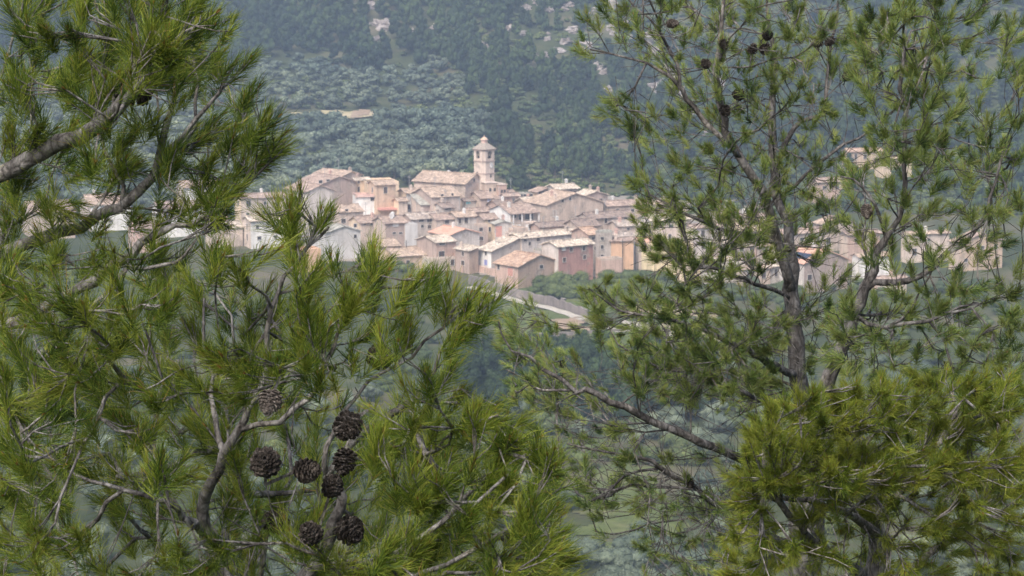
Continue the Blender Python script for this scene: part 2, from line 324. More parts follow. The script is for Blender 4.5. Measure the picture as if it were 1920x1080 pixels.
def house(uc, vc, uL, uR, typ, h, wa, wb, roof, label, psi=38, wins=None, pitch=17, chim=-1, name='village_house', doors=(), over=.45, D=None, lenA=None, dx=0):
    psi = R(psi); N_HOUSE[0] += 1
    if D is None:
        lo, hi = 480., 1100.
        for _ in range(40):
            m = (lo + hi) / 2; q = P(uc, vc, m)
            if q[2] - float(ground(q[0], q[1])) > h: lo = m
            else: hi = m
        D = lo
    c = P(uc, vc, D); zg = float(ground(c[0], c[1])); H = c[2] - zg
    B = np.array([math.cos(psi), math.sin(psi), 0]); A = np.array([-math.sin(psi), math.cos(psi), 0])
    def solve(vec, ut):
        k = (ut - 960) / F; base = (c[1] * CP - (c[2] - CAMZ) * SP)
        den = vec[0] - k * vec[1] * CP
        return (k * base - c[0]) / den
    a = lenA or solve(A, uL); b = solve(B, uR); a = min(max(a, 2.5), 30); b = min(max(b, 2.5), 40)
    for fa in np.arange(0, a + .1, 4.):
        for fb in np.arange(0, b + .1, 4.): q_ = c + A * min(fa, a) + B * min(fb, b); FOOT.append((q_[0], q_[1]))
    root = empty(name, (c[0], c[1], zg), label, 'house' if name != 'village_church' else 'church', 'houses of the village' if name == 'village_house' else None)
    z0 = -3.0  # walls reach down into the slope
    tp = math.tan(R(pitch)); Z = np.array([0, 0, 1.])
    def L(i, j, k): return A * i + B * j + Z * k      # local point
    # top heights at the four corners: 00, B0, BA, A0 plus ridge points
    mb = MB(); hA = hB = H
    c00, cB, cBA, cA = (0, 0), (0, b), (a, b), (a, 0)
    base = [L(*q, z0) for q in (c00, cB, cBA, cA)]
    e = {'flat': (H, H, H, H), 'gA': (H,) * 4, 'gB': (H,) * 4, 'hip': (H,) * 4, 'sA': (H, H + 0, 0, 0), 'sB': 0}[typ]
    if typ == 'sA': e = (H, H + b * tp, H + b * tp, H)     # rises along B (low over the left face)
    if typ == 'sB': e = (H, H, H + a * tp, H + a * tp)     # rises along A (low over the right face)
    top = [L(*q, t) for q, t in zip((c00, cB, cBA, cA), e)]
    V = base + top; fs = [(0, 1, 5, 4), (1, 2, 6, 5), (2, 3, 7, 6), (3, 0, 4, 7)]; ms = [1, 0, 1, 0]
    if typ == 'gA':
        rh = H + b / 2 * tp; V += [L(0, b / 2, rh), L(a, b / 2, rh)]
        fs[0] = (0, 1, 5, 8, 4); fs[2] = (2, 3, 7, 9, 6)
    if typ == 'gB':
        rh = H + a / 2 * tp; V += [L(a / 2, 0, rh), L(a / 2, b, rh)]
        fs[1] = (1, 2, 6, 9, 5); fs[3] = (3, 0, 4, 8, 7)
    if typ in ('flat', 'hip'): fs.append((4, 5, 6, 7)); ms.append(1)
    if typ in ('sA', 'sB'): fs.append((4, 5, 6, 7)); ms.append(1)
    for f_, m_ in zip(fs, ms): mb.add([V[i] for i in f_], [tuple(range(len(f_)))], m_)
    link('wall', mb.mesh('wall', [wallm(wa), wallm(wb)]), root)
    # roof: corrugated sheets of tiles with thickness and overhang
    def sheet(p0, p1, q0, q1):      # p: eave edge, q: ridge edge (world-local points); returns verts, faces
        w = np.linalg.norm(p1 - p0); s = np.linalg.norm(q0 - p0); nx = max(4, int(w / .23)); ny = max(3, int(s / .55))
        nrm = np.cross(p1 - p0, q0 - p0); nrm /= np.linalg.norm(nrm)
        if nrm[2] < 0: nrm = -nrm
        ii, jj = np.meshgrid(np.arange(nx + 1) / nx, np.arange(ny + 1) / ny)
        pt = (p0[None, None] * (1 - ii[..., None]) + p1 * ii[..., None]) * (1 - jj[..., None]) + (q0 * (1 - ii[..., None]) + q1 * ii[..., None]) * jj[..., None]
        cor = .05 * np.where(np.arange(nx + 1) % 2, 1, -1)[None, :] + rng.normal(0, .03, ii.shape) + .10 * np.sin(ii * w * .5 + N_HOUSE[0]) * np.sin(jj * 3.1) * min(1, w / 10)
        top = pt + nrm * (.13 + cor[..., None]); bot = pt - nrm * .02
        V = np.concatenate([top.reshape(-1, 3), bot.reshape(-1, 3)]); n1 = (nx + 1) * (ny + 1); I = np.arange(n1).reshape(ny + 1, nx + 1)
        f = np.stack([I[:-1, :-1], I[:-1, 1:], I[1:, 1:], I[1:, :-1]], -1).reshape(-1, 4)
        f2 = f[:, ::-1] + n1
        ed = []
        for line in (I[0], I[-1][::-1], I[:, 0][::-1], I[:, -1]):
            ed.append(np.stack([line[:-1], line[1:], line[1:] + n1, line[:-1] + n1], -1))
        return V, [tuple(x) for x in np.concatenate([f, f2] + ed)]
    rb = MB(); o = over
    if typ == 'gB':
        m_ = a / 2; rz = H + (a / 2) * tp
        rb.add(*sheet(L(-o, -o, H - o * tp), L(-o, b + o, H - o * tp), L(m_, -o, rz), L(m_, b + o, rz)))
        rb.add(*sheet(L(a + o, -o, H - o * tp), L(a + o, b + o, H - o * tp), L(m_, -o, rz), L(m_, b + o, rz)))
        r0, r1 = L(m_, -o, rz + .12), L(m_, b + o, rz + .12)
    elif typ == 'gA':
        m_ = b / 2; rz = H + m_ * tp
        rb.add(*sheet(L(-o, -o, H - o * tp), L(a + o, -o, H - o * tp), L(-o, m_, rz), L(a + o, m_, rz)))
        rb.add(*sheet(L(-o, b + o, H - o * tp), L(a + o, b + o, H - o * tp), L(-o, m_, rz), L(a + o, m_, rz)))
        r0, r1 = L(-o, m_, rz + .12), L(a + o, m_, rz + .12)
    elif typ == 'sA':
        rb.add(*sheet(L(-o, -o, H - o * tp), L(a + o, -o, H - o * tp), L(-o, b + o, H + (b + o) * tp), L(a + o, b + o, H + (b + o) * tp)))
        r0, r1 = L(-o, b + .1, H + b * tp + .1), L(a + o, b + .1, H + b * tp + .1)
    elif typ == 'sB':
        rb.add(*sheet(L(-o, -o, H - o * tp), L(-o, b + o, H - o * tp), L(a + o, -o, H + (a + o) * tp), L(a + o, b + o, H + (a + o) * tp)))
        r0, r1 = L(a + .1, -o, H + a * tp + .1), L(a + .1, b + o, H + a * tp + .1)
    elif typ == 'hip':
        m_ = b / 2; rz = H + m_ * tp; i0 = 0; i1 = a - m_
        p = [L(-o, -o, H - o * tp), L(-o, b + o, H - o * tp), L(a + o, b + o, H - o * tp), L(a + o, -o, H - o * tp), L(-o, m_, rz), L(i1, m_, rz)]
        rb.add(*sheet(p[0], p[3], p[4], p[5])); rb.add(*sheet(p[1], p[2], p[4], p[5])); rb.add(*sheet(p[3], p[2], p[5], p[5] + B * .05))
        r0, r1 = p[4] + Z * .12, p[5] + Z * .12
    else:
        for (o_, x_, y_) in ((L(0, 0, H), A * a, B * .3), (L(0, b - .3, H), A * a, B * .3), (L(0, .3, H), A * .3, B * (b - .6)), (L(a - .3, .3, H), A * .3, B * (b - .6))):
            rb.box(o_, x_, y_, Z * .5)
        rb.box(L(.3, .3, H + .004), A * (a - .6), B * (b - .6), Z * .1)
        r0 = None
    if r0 is not None:
        for k in range(max(2, int(np.linalg.norm(r1 - r0) / .8))):
            n_ = max(2, int(np.linalg.norm(r1 - r0) / .8)); dd = (r1 - r0) / n_; side = np.cross(dd / np.linalg.norm(dd), Z) * .17
            rb.box(r0 + dd * k - side, dd * .97, side * 2, Z * (.14 + random.uniform(0, .07)))
    rf = link('roof', rb.mesh('roof', [roofm(roof) if typ != 'flat' else (roofm(roof) if roof in RC else wallm(roof))]), root)
    if chim < 0: chim = random.choice([0, 0, 1, 1, 2]) if typ != 'flat' else 0
    for k in range(chim):
        cb = MB(); ia, ib = a * random.uniform(.2, .8), b * random.uniform(.15, .85)
        zz = {'gB': H + (a / 2 - abs(ia - a / 2)) * tp, 'gA': H + (b / 2 - abs(ib - b / 2)) * tp, 'flat': H, 'sA': H + ib * tp, 'sB': H + ia * tp, 'hip': H + 1}[typ]
        cb.box(L(ia, ib, zz - .4), A * .6, B * .6, Z * 1.5); cb.box(L(ia - .1, ib - .1, zz + 1.1), A * .8, B * .8, Z * .15)
        cb.box(L(ia + .1, ib + .1, zz + 1.25), A * .4, B * .4, Z * .25)
        link('chimney', cb.mesh('chimney', [wallm(random.choice(['white', 'offwhite', 'pink']))]), rf)
    if typ != 'flat' and random.random() < .45:
        ab = MB(); q_ = L(a * random.uniform(.3, .7), b * random.uniform(.3, .7), H); k_ = .035
        ab.box(q_ - A * k_, A * 2 * k_, B * 2 * k_, Z * 4.6)
        for zz in (4.5, 4.2, 3.9): ab.box(q_ + Z * zz - B * .6, A * .05, B * 1.2, Z * .05)
        link('antenna', ab.mesh('antenna', [M_metal]), rf)
    # windows
    def win(face, t, z, w, hh, kind='window', mat=None):
        if face == 'B': ax, nn, o_ = B, -A, L(0, t, z)
        else: ax, nn, o_ = A, -B, L(t, 0, z)
        fb = MB(); fr = .08
        fb.box(o_ - ax * (w / 2 + fr) - Z * (hh / 2 + .0) + nn * .002, ax * fr, nn * .07, Z * hh); fb.box(o_ + ax * w / 2 - Z * hh / 2 + nn * .002, ax * fr, nn * .07, Z * hh)
        fb.box(o_ - ax * (w / 2 + fr) + Z * hh / 2 + nn * .002, ax * (w + 2 * fr), nn * .08, Z * fr); fb.box(o_ - ax * (w / 2 + fr) - Z * (hh / 2 + fr) + nn * .002, ax * (w + 2 * fr), nn * .16, Z * fr)
        f_ = link(kind, fb.mesh(kind, [M_frame]), root)
        pb = MB(); pb.box(o_ - ax * w / 2 - Z * hh / 2 + nn * .003, ax * w, nn * .02, Z * hh)
        if hh > .9 and w > .6 and kind == 'window':
            pb.box(o_ - ax * .03 - Z * hh / 2 + nn * .024, ax * .06, nn * .025, Z * hh, 1)
        link('pane' if kind == 'window' else 'door_leaf', pb.mesh('pane', [mat or M_pane, M_wood]), f_)
    def atpix(u, v):
        r = ray(u, v); best = None
        for face, ax, nn, ln in (('B', B, A, b), ('A', A, B, a)):
            k = np.dot(c - np.array([0, 0, CAMZ]), nn) / np.dot(r, nn); q = np.array([0, 0, CAMZ]) + r * k
            t = np.dot(q - c, ax)
            if -.2 <= t <= ln + .2: best = (face, float(np.clip(t, .7, ln - .7)), q[2] - zg); break
        return best
    if wins == [] and typ != 'flat' and not any(w in label for w in ('blank', 'bare', 'windowless', 'clean new')): wins = None
    if wins is None:
        wins = []
        for face, ln in (('B', b), ('A', a)):
            if face == 'A' and a < 5: continue
            n_ = int(ln / 3.4)
            for fl in range(1 if H < 6 else 2):
                for k in range(n_):
                    if random.random() < .75: win(face, (k + .5) * ln / n_ + random.uniform(-.5, .5), H - 1.5 - fl * 2.8, random.choice([.8, 1.0, 1.2]), random.choice([.8, 1.3, 1.6]))
    for w_ in wins:
        r_ = atpix(w_[0], w_[1])
        if r_ is None: continue
        sx = D / F
        win(r_[0], r_[1], r_[2], (w_[2] if len(w_) > 2 else 6) * sx * (1.45 if r_[0] == 'B' else 1.7), (w_[3] if len(w_) > 3 else 8) * sx * 1.15,
            'door' if len(w_) > 4 and w_[4] is not None and w_[3] > 11 else 'window', w_[4] if len(w_) > 4 else None)
    return dict(root=root, A=A, B=B, a=a, b=b, H=H, D=D, c=c, L=L, zg=zg, win=win, rf=rf)

# uc vc uL uR type height wallA wallB roof label
hs = {}
house(843, 441, 805, 899, 'gA', 5.8, 'palegrey', 'palegrey', 'terracotta', 'grey gable house with a clean new orange-pink tiled roof', wins=[], psi=36, pitch=15)
house(857, 407, 838, 894, 'gB', 6.5, 'grey', 'palegrey', 'tan', 'grey house with two tall dark windows above the orange-pink roof', wins=[(862, 414, 4, 8), (874, 413, 5, 9)], psi=28, pitch=19)
house(819, 412, 798, 859, 'gB', 6, 'stone', 'offwhite', 'pinkish', 'speckled-roof house with one square window above the orange-pink roof', wins=[(838, 416, 6, 6)], psi=28, pitch=18)
house(772, 411, 752, 822, 'gB', 6.2, 'mauve', 'grey', 'mottled', 'grey house with a rough black and white speckled roof', wins=[(790, 413, 7, 5), (805, 413, 7, 6), (792, 424, 4, 5), (805, 425, 5, 6)], psi=28, pitch=20)
house(908, 411, 893, 932, 'gB', 7, 'mauve', 'cream', 'pinkish', 'slender cream house with two small windows left of the red garage door', wins=[(917, 414, 2, 4), (918, 430, 3, 7)], psi=25, pitch=20)
house(929, 420, 922, 960, 'gA', 6.5, 'cream', 'palegrey', 'grey', 'small grey gable house with a faded red garage door', wins=[(935, 434, 9, 18, M_rust)], psi=20, pitch=16)
house(897, 425, 889, 910, 'flat', 6, 'grey', 'mauve', 'stone', 'narrow dark grey house squeezed left of the slender cream house', wins=[(899, 430, 5, 6), (901, 447, 6, 6)], psi=22)
house(990, 383, 965, 1026, 'gB', 6, 'stone', 'stone', 'pale', 'house with a rough pale roof behind the pillared balcony', wins=[], psi=28, pitch=20)
house(880, 398, 868, 925, 'gB', 6, 'stone', 'pinkstone', 'pinkish', 'pinkish stone house between the church and the slender cream house', wins=[(884, 403, 5, 4)], psi=26, pitch=20)
house(1085, 425, 1058, 1124, 'gB', 6.5, 'stone', 'stone', 'brown', 'brown-roofed house wedged behind the warm tan roof', wins=[], psi=28, pitch=20)
house(962, 432, 940, 990, 'flat', 5, 'mauve', 'stone', 'stone', 'plain beige lower block under the pillared balcony house', wins=[], psi=30)
house(712, 462, 690, 748, 'gB', 5.5, 'cream', 'cream', 'tan', 'cream house half hidden by needles below the mauve-brown house', wins=[], psi=26, pitch=18)
house(1160, 424, 1140, 1200, 'gB', 6, 'stone', 'stone', 'mottled', 'stone house with a rough grey roof below the long mauve-brown roof', wins=[(1178, 430, 4, 5)], psi=26, pitch=20)
house(935, 386, 915, 962, 'gB', 5, 'pinkstone', 'tan', 'brown', 'low brown roofed house just left of the rough pale roof', wins=[], psi=24, pitch=18)
hs['barn'] = house(971, 500, 928, 1052, 'gA', 5.2, 'pinkstone', 'brown', 'warm', 'wide low brown barn with framed square window in its gable, front edge of village', wins=[(1015, 500, 6, 6), (957, 510, 10, 14, M_rust), (935, 500, 4, 9)], pitch=19)
hs['white'] = house(921, 471, 896, 985, 'sA', 5.4, 'white', 'grey', 'pale', 'narrow bright white house with a blue door and grey side wall', wins=[(911, 475, 3, 6), (911, 492, 5, 9, M_blue)], pitch=16, psi=40)
house(880, 470, 854, 897, 'sA', 5.6, 'mauve', 'brown', 'pale', 'dark brown stone house directly left of the narrow white house', wins=[(868, 476, 4, 7), (868, 493, 6, 8)], pitch=14)
house(818, 455, 781, 855, 'gB', 6.8, 'mauve', 'pinkstone', 'pale', 'pinkish brown house with one wide attic window left of the orange roof', wins=[(829, 457, 9, 4), (828, 476, 9, 9)], pitch=15, psi=35)
house(742, 481, 712, 808, 'gB', 3.6, 'tan', 'tan', 'tan', 'low tan barn with a clean sandy tiled roof at the lower left edge', wins=[(765, 492, 5, 7)], psi=30, pitch=19)
house(806, 487, 790, 864, 'flat', 3.0, 'palegrey', 'stone', 'offwhite', 'low flat-roofed whitish garage row with two doors below the pinkish brown house', wins=[(848, 492, 5, 10, M_pane), (858, 491, 8, 10, M_wood)], psi=25)
house(760, 424, 748, 783, 'flat', 7.5, 'bluegrey', 'bluegrey', 'bluegrey', 'plain windowless blue-grey block between brown house and pale roof', wins=[], psi=25)
house(723, 419, 700, 761, 'gB', 8.5, 'stone', 'mauve', 'pinkish', 'tall mauve-brown house with one white attic shutter and two slit windows', wins=[(742, 421, 8, 6, wallm('white')), (739, 437, 5, 3), (751, 437, 5, 3)], psi=28, pitch=20)
house(676, 418, 655, 722, 'gB', 7.5, 'cream', 'offwhite', 'pinkish', 'cream house with a row of small attic windows under a pink speckled roof', wins=[(684, 419, 4, 5), (696, 419, 3, 5), (707, 419, 3, 5), (716, 418, 3, 5)], psi=28, pitch=20)
house(612, 436, 585, 676, 'gA', 7, 'bluegrey', 'bluegrey', 'grey', 'big pale blue-grey gable house behind the pine needles at left', wins=[(666, 423, 4, 6), (666, 443, 4, 6)], psi=25)
house(636, 398, 614, 681, 'gB', 6.5, 'stone', 'stone', 'tan', 'stone house with olive-tan roof below the tall grey gable', wins=[(650, 396, 4, 7), (644, 414, 6, 7)], psi=25)
house(603, 345, 562, 668, 'gA', 9, 'stone', 'mauve', 'pinkish', 'tall bare grey gable house at the top left of the village', wins=[], psi=33, pitch=18)
house(640, 331, 588, 678, 'gA', 9.5, 'stone', 'stone', 'tan', 'humped roof house rising behind the tall grey gable, topmost at left', wins=[], psi=45, chim=1)
house(574, 360, 535, 626, 'gA', 8.5, 'palegrey', 'palegrey', 'pinkish', 'light grey gable house with small attic window, leftmost of the upper row', wins=[(601, 341, 5, 5), (615, 338, 5, 3)], psi=33, pitch=20)
house(627, 354, 619, 649, 'sB', 6.5, 'brown', 'stone', 'pale', 'small tan lean-to house with single dark window beside the tall grey gable', wins=[(636, 370, 5, 6)], psi=20)
house(668, 338, 660, 694, 'gB', 9, 'offwhite', 'cream', 'pale', 'slim pale house with stacked windows and whitish roof at the upper left', wins=[(671, 341, 3, 5), (671, 355, 3, 8), (684, 339, 4, 6)], psi=30, chim=1)
house(688, 345, 672, 748, 'flat', 8.5, 'cream', 'cream', 'cream', 'broad cream house with blank upper wall behind the white terrace house', wins=[(710, 349, 4, 3)], psi=15)
house(705, 347, 690, 742, 'gB', 9.5, 'tan', 'tan', 'tan', 'low tan roof just above the broad cream house', wins=[], psi=25)
tr = house(667, 368, 661, 738, 'flat', 6.5, 'white', 'white', 'pink', 'white terrace house with dark red door and pink parapet', wins=[(701, 373, 9, 6), (717, 377, 8, 13, M_reddoor)], psi=14)
house(762, 362, 747, 784, 'gB', 7, 'cream', 'white', 'tan', 'white house with pale blue windows left of the church roof', wins=[(765, 370, 5, 9, wallm('bluegrey')), (775, 369, 5, 9, wallm('bluegrey')), (764, 388, 4, 8), (776, 387, 6, 8)], psi=25)
house(748, 377, 738, 764, 'gB', 5.5, 'cream', 'offwhite', 'tan', 'small cream house tucked left of the blue-windowed house', wins=[], psi=25)
house(810, 370, 771, 863, 'gB', 7.5, 'mauve', 'offwhite', 'tan', 'white-walled house with two tiny attic windows below the church nave', wins=[(829, 367, 4, 5), (848, 366, 3, 6)], psi=32, pitch=20)
house(832, 390, 811, 852, 'gB', 5.2, 'palegrey', 'offwhite', 'brown', 'small pale annex with brown roof against the white-walled house under the church', wins=[(840, 391, 9, 4)], psi=32)
house(790, 384, 772, 812, 'sB', 5.5, 'stone', 'mauve', 'grey', 'grey stone lean-to between blue-windowed house and white-walled house', wins=[], psi=25)
house(902, 372, 879, 924, 'gB', 6, 'stone', 'mauve', 'pinkish', 'grey house with a pale blue shutter just below the church tower', wins=[(917, 377, 5, 9, simple('pale_blue_shutter', (.50, .54, .74), .8, .1))], psi=25, pitch=20)
house(872, 377, 865, 893, 'gB', 5, 'grey', 'grey', 'brown', 'tiny house with a turquoise window below the church', wins=[(878, 379, 6, 6, M_teal)], psi=20)
house(925, 374, 908, 976, 'sB', 5.5, 'brown', 'tan', 'pinkish', 'long brown stone house with a sloping roof right of the pale blue shutter', wins=[], psi=20, pitch=12)
house(948, 368, 938, 973, 'gB', 7, 'pinkstone', 'pinkstone', 'pinkish', 'pink-roofed house right of the church base', wins=[], psi=30, pitch=22)
mo = house(973, 366, 966, 999, 'flat', 6.5, 'palegrey', 'palegrey', 'grey', 'grey flat-roofed house with a long dark opening near the church', wins=[(978, 367, 4, 5), (990, 366, 13, 4)], psi=18)
house(1008, 360, 994, 1024, 'sA', 7.5, 'tan', 'mauve', 'pinkish', 'narrow house with two large dark openings and a warm roof on the left', wins=[(1013, 363, 5, 9), (1020, 363, 5, 9)], psi=30)
house(1044, 355, 1022, 1085, 'gB', 8.5, 'palegrey', 'mauve', 'pale', 'brown house with a pale ribbed roof and white chimney, highest right of the tower', wins=[], psi=30, chim=1)
house(1025, 385, 985, 1131, 'gA', 8, 'stone', 'stone', 'tan', 'large grey-beige gable house with two tiny attic windows in the upper centre', wins=[(1055, 377, 4, 5), (1069, 373, 3, 5), (1040, 400, 5, 10, wallm('palegrey'))], psi=30, pitch=17)
house(1095, 368, 1075, 1140, 'gA', 8.5, 'stone', 'mauve', 'pale', 'low brown house with pale roof behind the large grey-beige gable', wins=[], psi=30, chim=2)
bal = house(957, 400, 918, 1008, 'gB', 7.5, 'white', 'stone', 'pinkish', 'white gabled house with a wide pillared balcony in the centre of the village', wins=[(964, 404, 6, 8), (976, 406, 5, 10), (992, 406, 12, 9)], psi=30, pitch=17)
house(985, 421, 978, 1009, 'flat', 5.5, 'offwhite', 'white', 'offwhite', 'small white block with one square window under the pillared balcony house', wins=[(995, 424, 5, 7)], psi=25)
house(1012, 426, 995, 1064, 'gB', 5.5, 'pinkstone', 'pinkstone', 'brown', 'low house with a dark brown roof below the large grey-beige gable', wins=[], psi=30, pitch=20)
house(978, 447, 950, 1086, 'gB', 7.5, 'offwhite', 'palegrey', 'pale', 'long whitish house with a pale stone-coloured roof above the red brick house', wins=[(1009, 447, 5, 9), (1036, 442, 6, 3), (1069, 438, 6, 3), (985, 450, 5, 5), (993, 457, 4, 6), (1032, 469, 3, 7)], psi=38, pitch=16)
house(1047, 463, 1016, 1112, 'gB', 8.8, 'palegrey', 'red', 'pale', 'red brick house with five small pale-framed windows at the front of the village', wins=[(1057, 466, 6, 6, wallm('white')), (1071, 468, 5, 7), (1095, 465, 5, 8), (1058, 487, 5, 7), (1096, 482, 5, 7)], psi=38, pitch=17)
house(1054, 497, 1044, 1083, 'flat', 4.2, 'pinkstone', 'pinkstone', 'pinkstone', 'small pinkish annex with a narrow dark door at foot of the red brick house', wins=[(1072, 509, 3, 16, M_pane)], psi=30)
house(1013, 471, 968, 1018, 'flat', 4.5, 'grey', 'grey', 'grey', 'plain grey yard building between the narrow white house and the long whitish house', wins=[], psi=30)
house(1108, 410, 1082, 1192, 'gB', 6.5, 'stone', 'stone', 'brown', 'long house with a mauve-brown roof and two windows right of the large gable', wins=[(1136, 414, 4, 8), (1173, 411, 5, 5)], psi=30, pitch=18)
house(1140, 386, 1126, 1228, 'gB', 6.5, 'stone', 'stone', 'pinkish', 'long pinkish roof closing the village skyline right of the large gable', wins=[], psi=22, pitch=22)
house(1104, 440, 1072, 1126, 'gB', 9, 'pinkstone', 'grey', 'warm', 'grey house with a warm tan roof rising right behind the red brick house', wins=[(1112, 447, 5, 4), (1116, 465, 3, 6)], psi=30, pitch=18)
house(1124, 437, 1118, 1148, 'flat', 10, 'grey', 'grey', 'grey', 'tall grey block with small white-silled windows left of the orange-tan house', wins=[(1128, 447, 5, 5), (1127, 463, 4, 6), (1127, 479, 4, 3)], psi=20)
house(1148, 444, 1132, 1190, 'gB', 8.5, 'stone', 'white', 'mottled', 'house with a speckled roof and white upper wall above the orange-tan house', wins=[], psi=22)
house(1146, 452, 1142, 1188, 'sB', 8, 'grey', 'orange', 'pinkish', 'blank orange-tan house wall behind the utility pole', wins=[], psi=4, pitch=6)
house(1128, 489, 1117, 1167, 'flat', 5, 'pinkstone', 'pinkstone', 'stone', 'low pinkish stone ruin with one tiny window at front of the orange-tan house', wins=[(1136, 511, 4, 4)], psi=22)
house(1192, 455, 1188, 1224, 'sB', 6.5, 'offwhite', 'offwhite', 'terracotta', 'house with a small pink roof right of the orange-tan house', wins=[(1190, 470, 3, 12)], psi=15)
house(1203, 463, 1198, 1300, 'flat', 7, 'offwhite', 'yellow', 'cream', 'long cream-yellow building behind the tall pine branches', wins=[(1268, 476, 6, 2)], psi=12)
house(1275, 506, 1270, 1314, 'flat', 3, 'cream', 'cream', 'offwhite', 'cream garage with small high windows at the right foot of the village', wins=[(1285, 509, 4, 2), (1292, 509, 4, 2)], psi=10)
house(1236, 384, 1220, 1288, 'gA', 7.5, 'stone', 'stone', 'tan', 'sandy gable house on the skyline behind the pine, right of long pinkish roof', wins=[], psi=25, chim=1)
house(1222, 415, 1195, 1296, 'gB', 6.5, 'palegrey', 'offwhite', 'pale', 'pale grey house seen through the pine above the cream-yellow building', psi=25)
house(1300, 428, 1285, 1362, 'gB', 7, 'offwhite', 'palegrey', 'pinkish', 'whitish house behind the pine twigs right of the cream-yellow building', psi=25)
house(1318, 492, 1305, 1398, 'flat', 5, 'palegrey', 'palegrey', 'offwhite', 'low pale building right of the cream garage behind pine twigs', psi=12)
house(1352, 458, 1330, 1425, 'gA', 7, 'mauve', 'mauve', 'pale', 'brownish gable house directly left of the tall pine trunk', psi=25)
house(1385, 408, 1372, 1452, 'gB', 7.5, 'cream', 'cream', 'pinkish', 'cream house on the skyline just left of the tall pine trunk', psi=25)
house(1392, 505, 1380, 1445, 'gB', 4, 'stone', 'stone', 'tan', 'small stone shed at the village foot left of the pine trunk', psi=25)
house(1590, 440, 1575, 1650, 'gB', 7, 'stone', 'pinkstone', 'pinkish', 'pinkish house behind needles above the brown gable house', psi=24)
house(1540, 420, 1525, 1600, 'gA', 7, 'offwhite', 'stone', 'tan', 'sandy gable house on the skyline between the right pine trunks', psi=24)
house(1440, 500, 1425, 1475, 'gB', 4, 'palegrey', 'palegrey', 'pale', 'small pale outbuilding left of the brown gable house', psi=24)
house(1338, 402, 1322, 1385, 'gB', 7, 'stone', 'stone', 'pinkish', 'stone house on the skyline left of the cream skyline house', psi=24)
house(1420, 462, 1405, 1470, 'gB', 6, 'pinkstone', 'stone', 'pinkish', 'pink-roofed house directly behind the thick pine trunk', psi=24)
house(1462, 440, 1440, 1548, 'gB', 7.5, 'offwhite', 'stone', 'pinkish', 'tan house with a pinkish roof between the two right pine trunks', psi=28)
so = house(1508, 494, 1462, 1590, 'gA', 7, 'palegrey', 'mauve', 'terracotta', 'brown gable house with solar panels on its reddish roof', wins=[(1518, 520, 7, 9)], psi=33, pitch=22)
house(1612, 482, 1598, 1668, 'gB', 7.5, 'white', 'white', 'tan', 'white house with a big square opening right of the brown gable house', wins=[(1628, 484, 8, 10)], psi=20)
house(1645, 524, 1636, 1700, 'gB', 3.5, 'pinkstone', 'offwhite', 'pinkish', 'low pink-roofed shed at the right foot of the village', psi=20)
house(1592, 285, 1580, 1655, 'gB', 5.5, 'tan', 'tan', 'warm', 'lone sandy house with warm roof on the hillside at far right', psi=15)
house(1532, 342, 1515, 1612, 'gB', 6, 'pinkstone', 'pinkstone', 'pinkish', 'pinkish house on the slope below the lone sandy house', psi=20)
house(1655, 300, 1640, 1710, 'gB', 5.5, 'cream', 'cream', 'tan', 'pale house with tan roof right of the lone sandy house', psi=20)
house(1700, 440, 1690, 1780, 'gB', 7, 'offwhite', 'offwhite', 'tan', 'pale house at the right end of the village', psi=20)
house(1800, 455, 1780, 1880, 'gA', 7, 'stone', 'tan', 'pinkish', 'stone gable house at the far right end of the village', psi=25)
# left, behind the near pine
house(300, 392, 285, 378, 'gB', 7.5, 'white', 'white', 'pinkish', 'white house glimpsed through needles at the far left', psi=22)
house(345, 352, 330, 410, 'gB', 7, 'offwhite', 'white', 'tan', 'white upper house behind the left pine, above the leftmost houses', psi=22)
house(398, 428, 385, 455, 'gB', 5, 'offwhite', 'offwhite', 'pale', 'pale low-roofed house at the lower left behind the branches', psi=22)
house(452, 372, 440, 535, 'gB', 7, 'cream', 'offwhite', 'pinkish', 'cream house behind needles left of the upper row of houses', psi=25)
house(470, 415, 455, 560, 'gB', 7, 'offwhite', 'white', 'pale', 'white house with a pale roof below the cream house behind needles', psi=25)
house(560, 472, 548, 602, 'flat', 5, 'orange', 'orange', 'orange', 'small bright orange building low down behind needles at left', psi=20, wins=[])
house(255, 430, 240, 300, 'gB', 6, 'pink', 'pink', 'pinkish', 'pink house at the left end behind the pine', psi=22)
house(170, 385, 150, 245, 'gB', 7, 'offwhite', 'white', 'tan', 'pale house left of the pink house at the left end', psi=22)
house(60, 400, 40, 140, 'gB', 7, 'stone', 'stone', 'pinkish', 'stone house standing farthest left in the village', psi=22)

